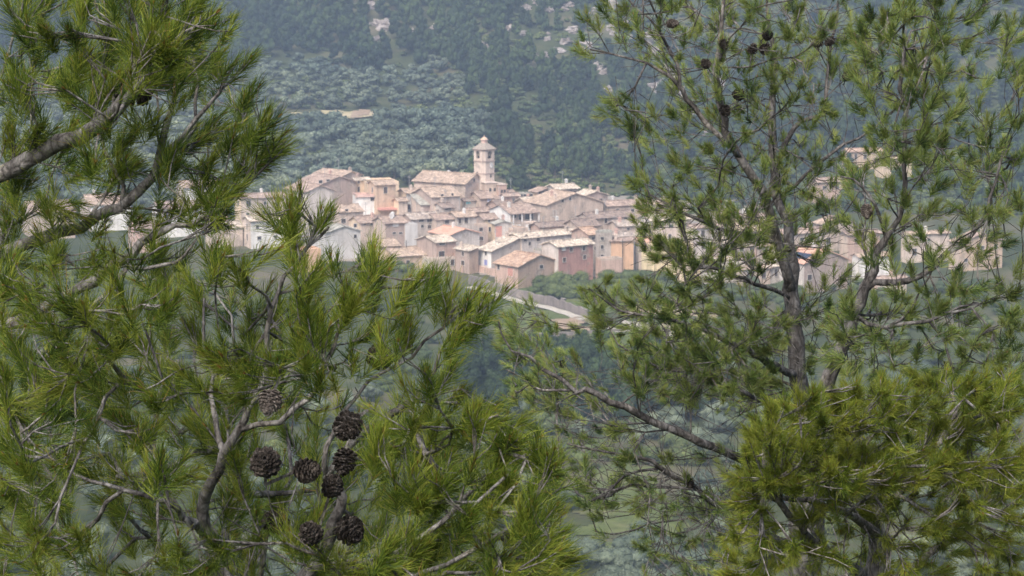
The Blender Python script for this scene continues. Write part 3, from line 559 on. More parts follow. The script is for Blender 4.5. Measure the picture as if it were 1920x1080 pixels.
# balcony of the balcony house, terrace slab, solar panels
def balcony():
    q = bal; L, H, b = q['L'], q['H'], q['b']; A, B = q['A'], q['B']; Z = np.array([0, 0, 1.])
    mb = MB(); mb.box(L(-1.3, 0, H - 3.2), A * 1.3 - A * .003, B * b, Z * .25)
    link('balcony_floor', mb.mesh('balcony_floor', [wallm('white')]), q['root'])
    for k in range(4):
        mb = MB(); mb.box(L(-1.25, .1 + k * (b - .5) / 3, H - 2.95), A * .25, B * .25, Z * 2.75)
        link('pillar', mb.mesh('pillar', [wallm('white')]), q['root'])
    mb = MB(); mb.box(L(-1.28, 0, H - 2.1), A * .06, B * b, Z * .06)
    for k in range(int(b / .35)): mb.box(L(-1.26, .2 + k * .35, H - 2.95), A * .03, B * .03, Z * .85)
    link('railing', mb.mesh('railing', [M_metal]), q['root'])
    mb = MB(); mb.box(L(-1.45, -.35, H - .2), A * 1.2, B * (b + .7), Z * .16); link('porch_roof', mb.mesh('porch_roof', [roofm('pinkish')]), q['root'])
    q = tr; L, H, b = q['L'], q['H'], q['b']; A, B = q['A'], q['B']
    mb = MB(); mb.box(L(-3.5, b * .55, H - 3.6), A * 3.5 - A * .004, B * (b * .55 + 1.5), Z * .5)
    link('terrace_slab', mb.mesh('terrace_slab', [M_rust]), q['root'])
    mb = MB(); mb.box(L(-.5, -.2, H - .25), A * .45, B * (b + .4), Z * .22); link('awning_ledge', mb.mesh('awning_ledge', [wallm('pink')]), q['root'])
    q = so; L, H, b, a = q['L'], q['H'], q['b'], q['a']; A, B = q['A'], q['B']; tp = math.tan(R(22))
    for i in range(2):
        for k in range(4):
            mb = MB(); s = L(1.0 + k * 1.75, 1.2 + i * 1.2, H + (1.2 + i * 1.2) * tp + .30)
            mb.box(s, A * 1.6, (B + Z * tp) * 1.05, Z * .06); link('solar_panel', mb.mesh('solar_panel', [M_black]), q['rf'])
balcony()

# ------------------------------------------------------------------ church
def church():
    q = house(872, 344, 776, 909, 'gA', 9.5, 'stone', 'offwhite', 'tan', 'long church nave with a sandy tiled roof and round window in its gable', psi=57, pitch=24, wins=[(889, 338, 4, 5)], name='village_church', over=.6)
    root = q['root']; Z = np.array([0, 0, 1.])
    # tower beside the nave
    D = q['D'] + 4; c = P(906.5, 340, D); zg = float(ground(c[0], c[1])); sx = D / F
    ps = R(42); B = np.array([math.cos(ps), math.sin(ps), 0]); A = np.array([-math.sin(ps), math.cos(ps), 0])
    w = 23 * sx / math.cos(ps) * 1.0; w = 24.0 * sx / math.cos(ps)
    off = c - np.array(root.location); off[2] = 0; base = zg - root.location[2]
    cen = off + (A + B) * w / 2
    zof = lambda v: P(906, v, D)[2] - root.location[2]
    def octa(hw, ch):      # chamfered square footprint
        p = []
        for sa, sb in ((-1, -1), (-1, 1), (1, 1), (1, -1)):
            e = [(sa * hw, sb * (hw - ch)), (sa * (hw - ch), sb * hw)]
            if sa * sb > 0: e = [e[0], e[1]] if False else e[::-1] if True else e
            p += e
        ang = sorted(p, key=lambda t: math.atan2(t[1], t[0])); return ang
    def prism(mb, hw0, hw1, z0, z1, ch=.75, m=0):
        a0 = octa(hw0, min(ch, hw0 * .5)); a1 = octa(hw1, min(ch, hw1 * .5)); V = [cen + A * i + B * j + Z * z0 for i, j in a0] + [cen + A * i + B * j + Z * z1 for i, j in a1]
        n = 8; mb.add(V, [(i, (i + 1) % n, n + (i + 1) % n, n + i) for i in range(n)] + [tuple(range(n))[::-1], tuple(range(n, 2 * n))], m)
    hw = w / 2
    zb = base - 2; mb = MB()
    prism(mb, hw + .12, hw + .10, zb, zof(341)); prism(mb, hw, hw, zof(341), zof(326) - .12)
    prism(mb, hw, hw, zof(326) + .12, zof(303) - .12)
    t = link('tower_shaft', mb.mesh('tower_shaft', [wallm('offwhite')]), root)
    # belfry: eight piers leaving arched openings
    z0, z1 = zof(303) + .12, zof(283)
    mb = MB(); prism(mb, hw - .9, hw - .9, z0, z1, .4, 1)  # solid dark core stands in for the shade inside the open belfry
    for nn, ax in ((-A, B), (-B, A), (A, B), (B, A)):
        ow = 1.45; sp = z0 + (z1 - z0) * .68
        for s in (-1, 1):
            x0 = ow / 2; x1 = hw - .74
            mb.box(cen + nn * (hw - .6) + ax * (s * x0 if s > 0 else -x1) + Z * z0, ax * (x1 - x0), nn * .6, Z * (z1 - z0))
        # arch top: stepped voussoirs
        K = 8
        for k in range(K):
            t0 = -ow / 2 + k * ow / K; tm = t0 + ow / K / 2; zz = sp + math.sqrt(max(0, (ow / 2) ** 2 - tm * tm))
            mb.box(cen + nn * (hw - .6) + ax * t0 + Z * zz, ax * (ow / K), nn * .597, Z * (z1 - zz))
        mb.box(cen + nn * (hw - .55) - ax * (ow / 2) + Z * z0, ax * ow, nn * .45, Z * .55)
    for sa, sb in ((-1, -1), (-1, 1), (1, 1), (1, -1)):
        p = [(sa * hw, sb * (hw - .742)), (sa * (hw - .742), sb * hw), (sa * (hw - 1.3), sb * (hw - .742)), (sa * (hw - .742), sb * (hw - 1.3))]
        p = sorted(p, key=lambda t: math.atan2(t[1] - sb * (hw - .9), t[0] - sa * (hw - .9)))
        V = [cen + A * i + B * j + Z * z0 for i, j in p] + [cen + A * i + B * j + Z * z1 for i, j in p]
        mb.add(V, [(i, (i + 1) % 4, 4 + (i + 1) % 4, 4 + i) for i in range(4)] + [(0, 1, 2, 3), (4, 5, 6, 7)], 0)
    bf = link('belfry', mb.mesh('belfry', [wallm('offwhite'), M_pane]), root)
    for nn in (-A, -B):
        mb = MB(); zc = z0 + 1.3; R_ = [(.05, .95), (.18, .9), (.24, .6), (.32, .25), (.45, 0.0)]
        ctr = cen + nn * (hw - .35); V = []; ns = 12
        for r_, z_ in R_:
            for k in range(ns): V.append(ctr + np.array([math.cos(k * 2 * math.pi / ns) * r_ * .8, math.sin(k * 2 * math.pi / ns) * r_ * .8, zc + z_ - z0 * 0]))
        mb.add(V, [(i * ns + k, i * ns + (k + 1) % ns, (i + 1) * ns + (k + 1) % ns, (i + 1) * ns + k) for i in range(len(R_) - 1) for k in range(ns)])
        link('bell', mb.mesh('bell', [simple('bronze', (.2, .17, .12), .5)]), bf)
    mb = MB()
    for v_ in (303, 326): prism(mb, hw + .16, hw + .16, zof(v_) - .12, zof(v_) + .12, .8)
    prism(mb, hw + .25, hw + .38, z1, z1 + .35, .8); link('cornice', mb.mesh('cornice', [wallm('mauve')]), root)
    mb = MB(); prism(mb, hw + .42, .85, z1 + .352, zof(269.5), .8)
    link('tower_roof', mb.mesh('tower_roof', [simple('grey_tower_tiles', (.34, .29, .25), .9, .25, 2)]), root)
    mb = MB(); prism(mb, .72, .72, zof(269.5) + .002, zof(264), .3); prism(mb, .95, .9, zof(264) + .002, zof(263), .35)
    link('lantern', mb.mesh('lantern', [wallm('pink')]), root)
    mb = MB(); prism(mb, .84, .6, zof(263) + .002, zof(260.3), .3); prism(mb, .6, .12, zof(260.3) + .002, zof(257.8), .3); prism(mb, .06, .04, zof(257.8) + .002, zof(255), .02)
    link('lantern_dome', mb.mesh('lantern_dome', [wallm('tan')]), root)
    # clock on the right face
    mb = MB(); ns = 20; cc = cen - A * hw + B * .45 + Z * zof(311); V = []
    for dz, r_ in ((.0, .78), (.12, .78), (.12, .62)):
        for k in range(ns): V.append(cc - A * dz + B * math.cos(k * 2 * math.pi / ns) * r_ * .75 + Z * math.sin(k * 2 * math.pi / ns) * r_ * 1.05)
    mb.add(V, [(i * ns + k, i * ns + (k + 1) % ns, (i + 1) * ns + (k + 1) % ns, (i + 1) * ns + k) for i in range(2) for k in range(ns)])
    ck = link('clock', mb.mesh('clock', [M_conc]), root)
    mb = MB(); mb.add(V[2 * ns:], [tuple(range(ns))[::-1]]); link('clock_face', mb.mesh('clock_face', [wallm('white')]), ck)
    mb = MB(); mb.box(cc - A * .13, B * .06, -A * .02, Z * .5); mb.box(cc - A * .155, B * .3, -A * .02, Z * .05 + B * .0); link('clock_hand', mb.mesh('clock_hand', [M_black]), ck)
    for (nn, ax, t_, v_) in ((-A, B, .3, 331), (-B, A, .2, 327 - 1)):
        mb = MB(); o_ = cen + nn * (hw + .01) + ax * t_ + Z * zof(v_); mb.box(o_ - ax * .25 - Z * .4, ax * .5, nn * .02, Z * .8)
        link('window', mb.mesh('window', [M_pane]), root)
    # church base wall right of the tower
    for (u0, u1, vt, nm) in ((910, 934, 344, 'side_chapel'), (934, 950, 347, 'sacristy')):
        c2 = P(u0, vt, D - 2.5) - np.array(root.location); wid = (u1 - u0) * sx / math.cos(R(20)); bb = np.array([math.cos(R(20)), math.sin(R(20)), 0]); aa = np.array([-bb[1], bb[0], 0])
        o_ = c2.copy(); mb = MB(); hh = c2[2] - (base - 2); o_[2] = base - 2; mb.box(o_, bb * wid, aa * 5, Z * hh)
        w_ = link(nm, mb.mesh(nm, [wallm('stone' if nm == 'side_chapel' else 'pinkstone')]), root)
        mb = MB(); mb.box(c2 - bb * .2 - aa * .2 + Z * .002, bb * (wid + .4), aa * 5.4, Z * .18); link('coping', mb.mesh('coping', [wallm('offwhite')]), w_)
        for k in range(2):
            mb = MB(); mb.box(c2 + bb * (wid * (.3 + .35 * k)) - Z * 2.2 - aa * .02, bb * .6, aa * .018, Z * .9); link('window', mb.mesh('window', [M_pane]), w_)
church()

# poles, antennas
def pole(u, v, hgt, label):
    p = hit(u, v, 480); mb = MB(); ns = 6; V = []
    for z_, r_ in ((-.5, .13), (hgt, .09)):
        for k in range(ns): V.append((math.cos(k * 1.047) * r_, math.sin(k * 1.047) * r_, z_))
    mb.add(V, [(k, (k + 1) % ns, ns + (k + 1) % ns, ns + k) for k in range(ns)] + [tuple(range(ns, 2 * ns))])
    t = empty('utility_pole', p, label, 'pole'); link('post', mb.mesh('post', [M_trunk]), t)
    mb = MB(); mb.box((-.6, -.3, hgt - .5), (1.2, 0, 0), (0, .09, 0), (0, 0, .09)); link('crossarm', mb.mesh('crossarm', [M_metal]), t)
pole(1167, 517, 8.5, 'thin brown utility pole in front of the blank orange-tan wall')
pole(762, 502, 6.5, 'thin dark utility pole before the low tan barn')

# ------------------------------------------------------------------ distant trees
def crown_mesh(name, n, size, shape, mat, seed, lumps=9):
    r = np.random.default_rng(seed)
    # lump centres give an uneven outline
    if shape == 'pine':
        lc = []; 
        for k in range(lumps):
            z = r.uniform(.18, .95); rad = (1 - z) ** .7 * .40 + .06; a_ = r.uniform(0, 6.28); lc.append((math.cos(a_) * rad * r.uniform(.3, 1), math.sin(a_) * rad * r.uniform(.3, 1), z, (.13 + .16 * (1 - z))))
    elif shape == 'round':
        lc = []
        for k in range(lumps):
            a_ = r.uniform(0, 6.28); rr = r.uniform(.1, .38); lc.append((math.cos(a_) * rr, math.sin(a_) * rr, r.uniform(.35, .75), r.uniform(.16, .27)))
    else:
        lc = []
        for k in range(lumps):
            a_ = r.uniform(0, 6.28); rr = r.uniform(0, .42); lc.append((math.cos(a_) * rr, math.sin(a_) * rr, r.uniform(.12, .5), r.uniform(.16, .3)))
    lc = np.array(lc); k = r.integers(0, len(lc), n); c = lc[k]
    d_ = r.normal(size=(n, 3)); d_ /= np.linalg.norm(d_, axis=1)[:, None]; rad = c[:, 3] * r.uniform(.55, 1.08, n)
    p = c[:, :3] + d_ * rad[:, None] * np.array([1, 1, .8]); p[:, 2] = np.maximum(p[:, 2], .03)
    nn = d_ + r.normal(0, .38, (n, 3)); nn /= np.linalg.norm(nn, axis=1)[:, None]
    t = np.cross(nn, r.normal(size=(n, 3))); t /= np.linalg.norm(t, axis=1)[:, None]; b_ = np.cross(nn, t)
    s = size * r.uniform(.6, 1.35, n)[:, None]
    V = np.stack([p - t * s, p - b_ * s * .7 + nn * s * .2, p + t * s, p + b_ * s * .7 + nn * s * .2], 1).reshape(-1, 3)
    tone = np.repeat(np.clip(r.normal(.5, .22, n) + r.normal(0, .12, len(lc))[k], 0, 1), 4)
    Vs = [V]; fs4 = [np.arange(4 * n).reshape(-1, 4)]; tt = [tone]; nb = 4 * n      # knobbly inner lumps added under the leaves to block light, toned darker
    for c0 in lc:
        nu, nv = 8, 5; q = []
        for j in range(nv + 1):
            for i in range(nu):
                th = math.pi * j / nv; ph = 2 * math.pi * i / nu
                q.append(c0[:3] + np.array([math.sin(th) * math.cos(ph), math.sin(th) * math.sin(ph), math.cos(th) * .8]) * c0[3] * r.uniform(.55, .85))
        Vs.append(np.maximum(np.array(q), [-9, -9, .02])); tt.append(np.full(len(q), .38) + r.normal(0, .1, len(q)))
        fs4.append(np.array([(nb + j * nu + i, nb + j * nu + (i + 1) % nu, nb + (j + 1) * nu + (i + 1) % nu, nb + (j + 1) * nu + i) for j in range(nv) for i in range(nu)])[:, ::-1]); nb += len(q)
    return mesh_np(name, np.concatenate(Vs), [np.concatenate(fs4)], [mat], attr={'tone': np.clip(np.concatenate(tt), 0, 1)})
def trunk_mesh(name, h_, r_):
    mb = MB(); ns = 6; V = []
    rg = [(0, r_ * 1.3, 0, 0), (h_ * .3, r_, .02, .01), (h_ * .65, r_ * .75, .05, -.03), (h_, r_ * .4, .03, .02)]
    for z_, q, dx, dy in rg:
        for k in range(ns): V.append((math.cos(k * 1.047) * q + dx, math.sin(k * 1.047) * q + dy, z_ - (.06 if z_ == 0 else 0)))
    mb.add(V, [(i * ns + k, i * ns + (k + 1) % ns, (i + 1) * ns + (k + 1) % ns, (i + 1) * ns + k) for i in range(3) for k in range(ns)])
    for a_ in (0.4, 2.5, 4.4):      # limbs
        dd = np.array([math.cos(a_) * .25, math.sin(a_) * .25, .28]); o_ = np.array([.03, 0, h_ * .45]); sd = np.array([-dd[1], dd[0], 0]) * .1
        mb.add([o_ - sd, o_ + sd, o_ + np.array([0, 0, .03]), o_ + dd], [(0, 1, 3), (1, 2, 3), (2, 0, 3)])
    return mb.mesh(name, [M_trunk])
CR = {'pine': [crown_mesh('pine_crown', 700, .045, 'pine', M_pinecrown, s, 13) for s in (1, 2, 3, 4)],
      'olive': [crown_mesh('olive_crown', 700, .046, 'round', M_olive, s, 10) for s in (5, 6, 7)],
      'shrub': [crown_mesh('shrub_crown', 220, .085, 'low', M_shrub, s, 7) for s in (8, 9, 10)],
      'pinefine': [crown_mesh('pine_crown_fine', 3600, .021, 'pine', M_pinecrown, s, 22) for s in (21, 22)],
      'olivefine': [crown_mesh('olive_crown_fine', 6000, .016, 'round', M_olive, s, 16) for s in (25, 26)],
      'shrubfine': [crown_mesh('shrub_crown_fine', 3600, .024, 'low', M_shrub, s, 10) for s in (28, 29)]}
TR = {'pine': trunk_mesh('pine_trunk', .8, .022), 'olive': trunk_mesh('olive_trunk', .5, .05), 'shrub': trunk_mesh('shrub_stems', .3, .03)}
KN = {'pine': ('pine_tree', 'tree'), 'olive': ('olive_tree', 'tree'), 'shrub': ('shrub', 'shrub')}
CROWN_OBJ = {}
def tree(kind, p, size, wide, label, group, fine=False):
    nm, cat = KN[kind]; key = kind + ('fine' if fine else '')
    t = empty(nm, (p[0], p[1], p[2] - .1), label, cat, group, random.uniform(0, 6.28)); t.scale = (size * wide, size * wide, size)
    i = random.randrange(len(CR[key]))
    c_ = link('crown', CR[key][i], t); CROWN_OBJ.setdefault((key, i), c_); link('trunk', TR[kind], t); return t

def ufx(x, y): return 960 + F * x / (y * CP + 60 * SP)
def vfx(x, y, z): return proj((x, y, z))[1]
pts = {'pine': [], 'olive': [], 'shrub': []}
rocks = [('tall pale cliff rocks in the forest at upper left', 'rocks of the upper left cliff', [(690, 5), (698, 14), (705, 45), (712, 55), (722, 62), (700, 75), (730, 48), (716, 78), (702, 92), (758, 72), (765, 66)], 3.2),
         ('pale rock on the scrub slope at top centre', 'pale rocks of the top centre slope', [(800, 62), (812, 57), (900, 90), (912, 94), (990, 20), (1010, 5), (985, 62), (1005, 104), (1020, 108), (1035, 25), (870, 110), (950, 60)], 2.3),
         ('pale rock scar near the right pine on the upper slope', 'pale rocks of the upper right slope', [(1030, 70), (1045, 92), (1060, 82), (1075, 60), (1090, 95), (1105, 88), (1120, 125), (1132, 140), (1110, 25), (1148, 60), (1155, 15), (1060, 15), (1140, 172), (1170, 40), (1190, 70)], 2.6),
         ('pinkish white rock face behind the right pine branches', 'rock faces behind the right pine', [(1215, 75), (1230, 100), (1245, 128), (1262, 150), (1275, 178), (1290, 205), (1298, 232), (1310, 250), (1240, 168), (1262, 190), (1355, 160), (1400, 140)], 5.0),
         ('stone lying on the grass beside the footpath', 'stones beside the footpath', [(1052, 565), (1060, 566), (960, 548), (925, 545), (1205, 568), (1170, 560)], .9)]
ROCKPX = np.array([q for r_ in rocks[:4] for q in r_[2]], float)
def near_rock(u, v):
    du = np.abs(ROCKPX[:, 0] - u); dv = v - ROCKPX[:, 1]; return bool(np.any((du < 11) & (dv > -6) & (dv < 20)))
def VB(x, y):      # back edge of the village
    u = ufx(x, y); return float(np.interp(u, [0, 540, 600, 700, 760, 960, 1040, 1130, 1300, 1700], [625, 650, 704, 704, 692, 694, 694, 688, 640, 640]))
def zone_points(step, y0, y1, jit):
    Y = np.arange(y0, y1, step); out = []
    for yy in Y:
        wv = yy * .235 + 25; X = np.arange(-wv, wv, step)
        out.append(np.stack([X + rng.uniform(-jit, jit, len(X)), np.full(len(X), yy) + rng.uniform(-jit, jit, len(X))], 1))
    return np.concatenate(out)
def fld(x, y):          # low-frequency patchiness
    return math.sin(x * .035 + 1.7) * math.sin(y * .021 + .4) + .6 * math.sin(x * .09 + y * .06) + .4 * math.sin(x * .02 - y * .08 + 2)
HOUSES = [(q[0], q[1]) for q in FOOT]
def free(x, y, m=6.5):
    return all((x - a) ** 2 + (y - b) ** 2 > m * m for a, b in HOUSES)
for x, y in zone_points(6.6, 655, 1330, 2.6):
    if y < 742 and (y < VB(x, y) or not free(x, y)): continue
    z = float(ground(x, y)); u, v = proj((x, y, z)); bnd = 900 - (v < 250) * (250 - v) * .5 + 25 * math.sin(v * .05)
    if 528 < u < 716 and 207 < v < 245 and not (560 < u < 600 and v > 236): continue
    if 716 <= u < 800 and 205 < v < 225 and random.random() < .8: continue
    if near_rock(u, v): continue
    if v < -60: 
        if random.random() < .8: pts['pine'].append((x, y, z, random.uniform(6, 10), .9))
        continue
    left = u < bnd
    ty = 128 + 18 * math.sin(u * .02)
    if left and v > ty:
        sz = random.uniform(4.5, 9.5) if v > 235 else random.uniform(4.2, 6)
        if random.random() < .8: pts['olive'].append((x, y, z, sz, 1.12))
    elif left:
        if random.random() < .95 and not (v > 100 and u > 560 and random.random() < .5): pts['pine'].append((x, y, z, random.uniform(8, 12.5), .75))
    else:
        rocky = (u > 1000 and v < 130) or (v > 300)
        k = fld(x, y) + (-.75 if rocky else .5)
        if k > -.1 or random.random() < .15: pts['pine'].append((x, y, z, random.triangular(5, 14, 8), random.uniform(.5, .85)))
for x, y in zone_points(4.4, 650, 1150, 2.1):
    if y < 742 and (y < VB(x, y) or not free(x, y, 5)): continue
    z = float(ground(x, y)); u, v = proj((x, y, z))
    if 528 < u < 716 and 207 < v < 245 and not (560 < u < 600 and v > 236): continue
    if near_rock(u, v): continue
    if random.random() < (.8 if u > 850 else .35): pts['shrub'].append((x, y, z, random.uniform(1.6, 3.6), 1.5))
LB = {'pine': ('dark green pine among many on the hillside behind the village', 'pines on the hillside'),
      'olive': ('round grey-green olive tree in the grove behind the village', 'olive trees in the grove behind the village'),
      'shrub': ('small green bush on the slope right behind the village', 'bushes on the slope behind the village')}
ORD = ['leftmost', 'second', 'third', 'fourth', 'fifth', 'sixth', 'seventh', 'eighth', 'ninth', 'tenth', 'eleventh', 'twelfth', 'thirteenth', 'fourteenth', 'fifteenth', 'sixteenth', 'seventeenth', 'eighteenth', 'nineteenth', 'twentieth']
def relabel(objs, adj, noun, marks, bands):
    bins = {}
    for o in objs:
        u, v = proj(o.location); m = min(marks, key=lambda q: abs(q[0] - u))[1]; b = [t for lim, t in bands if v >= lim]
        bins.setdefault((m, b[0] if b else bands[-1][1]), []).append((u, o))
    for (m, b), L_ in bins.items():
        L_.sort(key=lambda q: q[0])
        for k in range(0, len(L_), 1):
            pre = '' if len(L_) == 1 else (ORD[k] + (' from the left' if k else '') + ' ' if k < len(ORD) else 'rightmost ')
            t_ = (pre + adj + ' ' + noun + ' ' + b + ' ' + m).strip(); t_ = t_ if len(t_.split()) <= 15 else (pre + noun + ' ' + b + ' ' + m).strip()
            L_[k][1]['label'] = t_.replace('from the left ', 'from left ') if len(t_.split()) > 15 else t_
LM_HILL = [(-20, 'at far left edge'), (140, 'behind the left trunk'), (300, 'behind left pine'), (480, 'right of the left pine'), (570, 'above the grey gable'), (640, 'above humped roof'), (720, 'above cream house'), (800, 'left of the nave'), (850, 'above the nave'), (930, 'by the bell tower'), (1000, 'right of the tower'), (1070, 'above large gable'), (1150, 'above pinkish skyline roof'), (1230, 'left of the open pine'), (1350, 'behind the open pine'), (1500, 'behind the pine trunks'), (1640, 'right of both trunks'), (1760, 'near right edge'), (1900, 'at right edge')]
def bandset(edges, words): return list(zip(edges, words))
def visible(p):
    u, v = proj((p[0], p[1], p[2] + 3)); return -10 < u < 1930 and -25 < v < 352 and not (562 < u < 1230 and v > 335)
def scatter(name, kind, P_, label, keys):
    P_ = np.array(P_); me = bpy.data.meshes.new(name); me.vertices.add(len(P_)); co = P_[:, :3].copy(); co[:, 2] -= .15
    me.vertices.foreach_set('co', co.astype(np.float32).ravel())
    for nm, a_ in (('sz', P_[:, 3]), ('wd', P_[:, 3] * P_[:, 4]), ('rz', rng.uniform(0, 6.28, len(P_)))):
        at = me.attributes.new(nm, 'FLOAT', 'POINT'); at.data.foreach_set('value', a_.astype(np.float32))
    at = me.attributes.new('pick', 'INT', 'POINT'); at.data.foreach_set('value', rng.integers(0, len(keys), len(P_)).astype(np.int32))
    o = link(name, me); o['kind'] = 'stuff'; tag(o, label, 'trees' if kind != 'shrub' else 'bushes')
    ng = bpy.data.node_groups.new(name, 'GeometryNodeTree')
    ng.interface.new_socket('Geometry', in_out='INPUT', socket_type='NodeSocketGeometry'); ng.interface.new_socket('Geometry', in_out='OUTPUT', socket_type='NodeSocketGeometry')
    N = ng.nodes; Lk = ng.links; gi = N.new('NodeGroupInput'); go = N.new('NodeGroupOutput'); ip = N.new('GeometryNodeInstanceOnPoints'); jn = N.new('GeometryNodeJoinGeometry')
    for k in keys:
        oi = N.new('GeometryNodeObjectInfo'); oi.transform_space = 'ORIGINAL'; oi.inputs['Object'].default_value = k; oi.inputs['As Instance'].default_value = True
        Lk.new(oi.outputs['Geometry'], jn.inputs[0])
    def na(nm, dt='FLOAT'):
        q = N.new('GeometryNodeInputNamedAttribute'); q.data_type = dt; q.inputs['Name'].default_value = nm; return q.outputs['Attribute']
    cx = N.new('ShaderNodeCombineXYZ'); Lk.new(na('wd'), cx.inputs[0]); Lk.new(na('wd'), cx.inputs[1]); Lk.new(na('sz'), cx.inputs[2])
    cr = N.new('ShaderNodeCombineXYZ'); Lk.new(na('rz'), cr.inputs[2])
    Lk.new(gi.outputs[0], ip.inputs['Points']); Lk.new(jn.outputs[0], ip.inputs['Instance']); ip.inputs['Pick Instance'].default_value = True
    Lk.new(na('pick', 'INT'), ip.inputs['Instance Index']); Lk.new(cx.outputs[0], ip.inputs['Scale']); Lk.new(cr.outputs[0], ip.inputs['Rotation'])
    Lk.new(ip.outputs[0], go.inputs[0])
    md = o.modifiers.new('scatter', 'NODES'); md.node_group = ng; return o
for kind in ('pine', 'olive', 'shrub'):
    L_ = sorted(pts[kind], key=lambda p: p[1]); near = []; rest = []
    for p in L_:
        if len(near) < {'pine': 200, 'olive': 220, 'shrub': 130}[kind] and visible(p): near.append(p)
        else: rest.append(p)
    objs = [tree(kind, p[:3], p[3], p[4], *LB[kind]) for p in near]
    vs = sorted([proj(o.location)[1] for o in objs], reverse=True); nb_ = 5
    relabel(objs, {'pine': 'dark', 'olive': 'grey-green', 'shrub': 'low'}[kind], {'pine': 'pine', 'olive': 'olive tree', 'shrub': 'bush'}[kind], LM_HILL,
            bandset([vs[min(len(vs) - 1, int(len(vs) * q))] for q in (.2, .4, .6, .8, .999)], ['behind the roofs', 'low on slope', 'at mid slope', 'farther up', 'highest up']))
    scatter({'pine': 'pine_forest', 'olive': 'olive_grove', 'shrub': 'hillside_scrub'}[kind], kind, rest,
            {'pine': 'far-off pine forest covering the upper hillsides', 'olive': 'far rows of olive trees filling the valley floor', 'shrub': 'low scrub scattered between the hillside trees'}[kind],
            [CROWN_OBJ[(kind, i)] for i in range(len(CR[kind])) if (kind, i) in CROWN_OBJ])

# trees and bushes below and beside the village
LM_NEAR = [(150, 'left edge'), (450, 'left part'), (750, 'mid left'), (930, 'centre left'), (1030, 'centre'), (1130, 'centre right'), (1250, 'mid right'), (1500, 'by trunks'), (1800, 'right edge')]
def at_many(kind, spots, label, group, size, wide, fine=True):
    objs = [tree(kind, hit(u, v), random.uniform(*size), wide, label, group, fine) for (u, v) in spots]
    if len(objs) > 1:
        vs = sorted([proj(o.location)[1] for o in objs], reverse=True)
        adj, noun = {'pine': ('dark', 'pine'), 'olive': ('silvery', 'olive tree'), 'shrub': ('green', 'bush')}[kind]
        relabel(objs, adj, noun, [(u0, group.split(' ', 1)[1] if False else w0) for u0, w0 in LM_NEAR], bandset([vs[int(len(vs) * q)] for q in (.25, .5, .75, .999)], [group.split(' ', 1)[1] + ', ' + w for w in ('nearest row,', 'second row,', 'third row,', 'back row,')]))
rr = random.Random(3)
at_many('shrub', [(1040 + rr.uniform(-38, 48), 548 + rr.uniform(-14, 14)) for _ in range(22)], 'green bush on the grass in front of the brown barn', 'bushes in front of the barn', (3.0, 4.6), 1.3)
tree('shrub', hit(1040, 545), 7.5, 1.1, 'tallest leafy bush against the wall of the brown barn', None, fine=True).name = 'leafy_bush'
at_many('shrub', [(1150 + rr.uniform(-60, 110), 545 + rr.uniform(-18, 22)) for _ in range(42)], 'blue-green bush below the orange-tan house', 'bushes below the orange-tan house', (2.8, 4.8), 1.3)
at_many('shrub', [(rr.uniform(1260, 1920), 550 + rr.uniform(-22, 60)) for _ in range(32)], 'bush on the rough ground below the right end of the village', 'bushes right of the village foot', (2.5, 4.5), 1.3)
at_many('shrub', [(rr.uniform(100, 900), 530 + rr.uniform(-25, 70)) for _ in range(28)], 'bush on the rough ground below the left end of the village', 'bushes left of the village foot', (2.5, 4.5), 1.3)
at_many('shrub', [(rr.uniform(1000, 1260), 552 + rr.uniform(-4, 6)) for _ in range(10)], 'small bush along the footpath edge', 'bushes along the footpath', (1.2, 2.2), 1.4)
at_many('pine', [(rr.uniform(880, 1340), rr.uniform(728, 800)) for _ in range(85)], 'dark valley pine in the wood below the tan field', 'pines in the valley wood', (8, 11.5), .8)
at_many('pine', [(1000, 712), (1030, 706), (1062, 712), (1090, 706), (985, 722)], 'front-row pine at the edge of the valley wood nearest the tan field', 'pines at the field edge', (8.5, 10), .75)
at_many('shrub', [(rr.uniform(880, 1500), rr.uniform(760, 900)) for _ in range(36)], 'bush in the shaded scrub of the valley bottom', 'bushes in the valley bottom', (3, 5.5), 1.3)
at_many('olive', [(rr.uniform(1050, 1260), rr.uniform(1040, 1130)) for _ in range(9)] + [(1060, 960), (1000, 1000), (1150, 1090)], 'large silvery olive tree at the bottom centre', 'olive trees at the bottom centre', (4.2, 5.6), 1.2)
at_many('olive', [(rr.uniform(0, 1000), rr.uniform(700, 1100)) for _ in range(38)] + [(rr.uniform(1280, 1920), rr.uniform(700, 1100)) for _ in range(26)], 'olive tree on the valley floor mostly hidden by the near pines', 'olive trees on the valley floor', (4, 6), 1.15)
t = tree('shrub', hit(911, 507, 480), 1.7, 1.0, 'small dark potted shrub beside the blue door of the narrow white house', None, True); t.name = 'potted_shrub'

vp = {'olive': [], 'shrub': []}
for x, y in zone_points(8.5, 235, 545, 3.2):
    z = float(ground(x, y)); u, v = proj((x, y, z))
    if 900 < u < 1290 and 545 < v < 705: continue
    if 1070 < u < 1300 and 850 < v < 1040 and random.random() < .85: continue
    if y < 430 and random.random() < .5: vp['olive'].append((x, y, z, random.uniform(3.5, 5.5), 1.15))
    elif random.random() < .75: vp['shrub'].append((x, y, z, random.uniform(1.8, 4), 1.3))
scatter('valley_olive_grove', 'olive', vp['olive'], 'olive trees thinly spread over the valley floor below the village', [CROWN_OBJ[k] for k in CROWN_OBJ if k[0] == 'olivefine'])
scatter('valley_scrub', 'shrub', vp['shrub'], 'scrub bushes thinly spread over the valley floor below the village', [CROWN_OBJ[k] for k in CROWN_OBJ if k[0] == 'shrubfine'])
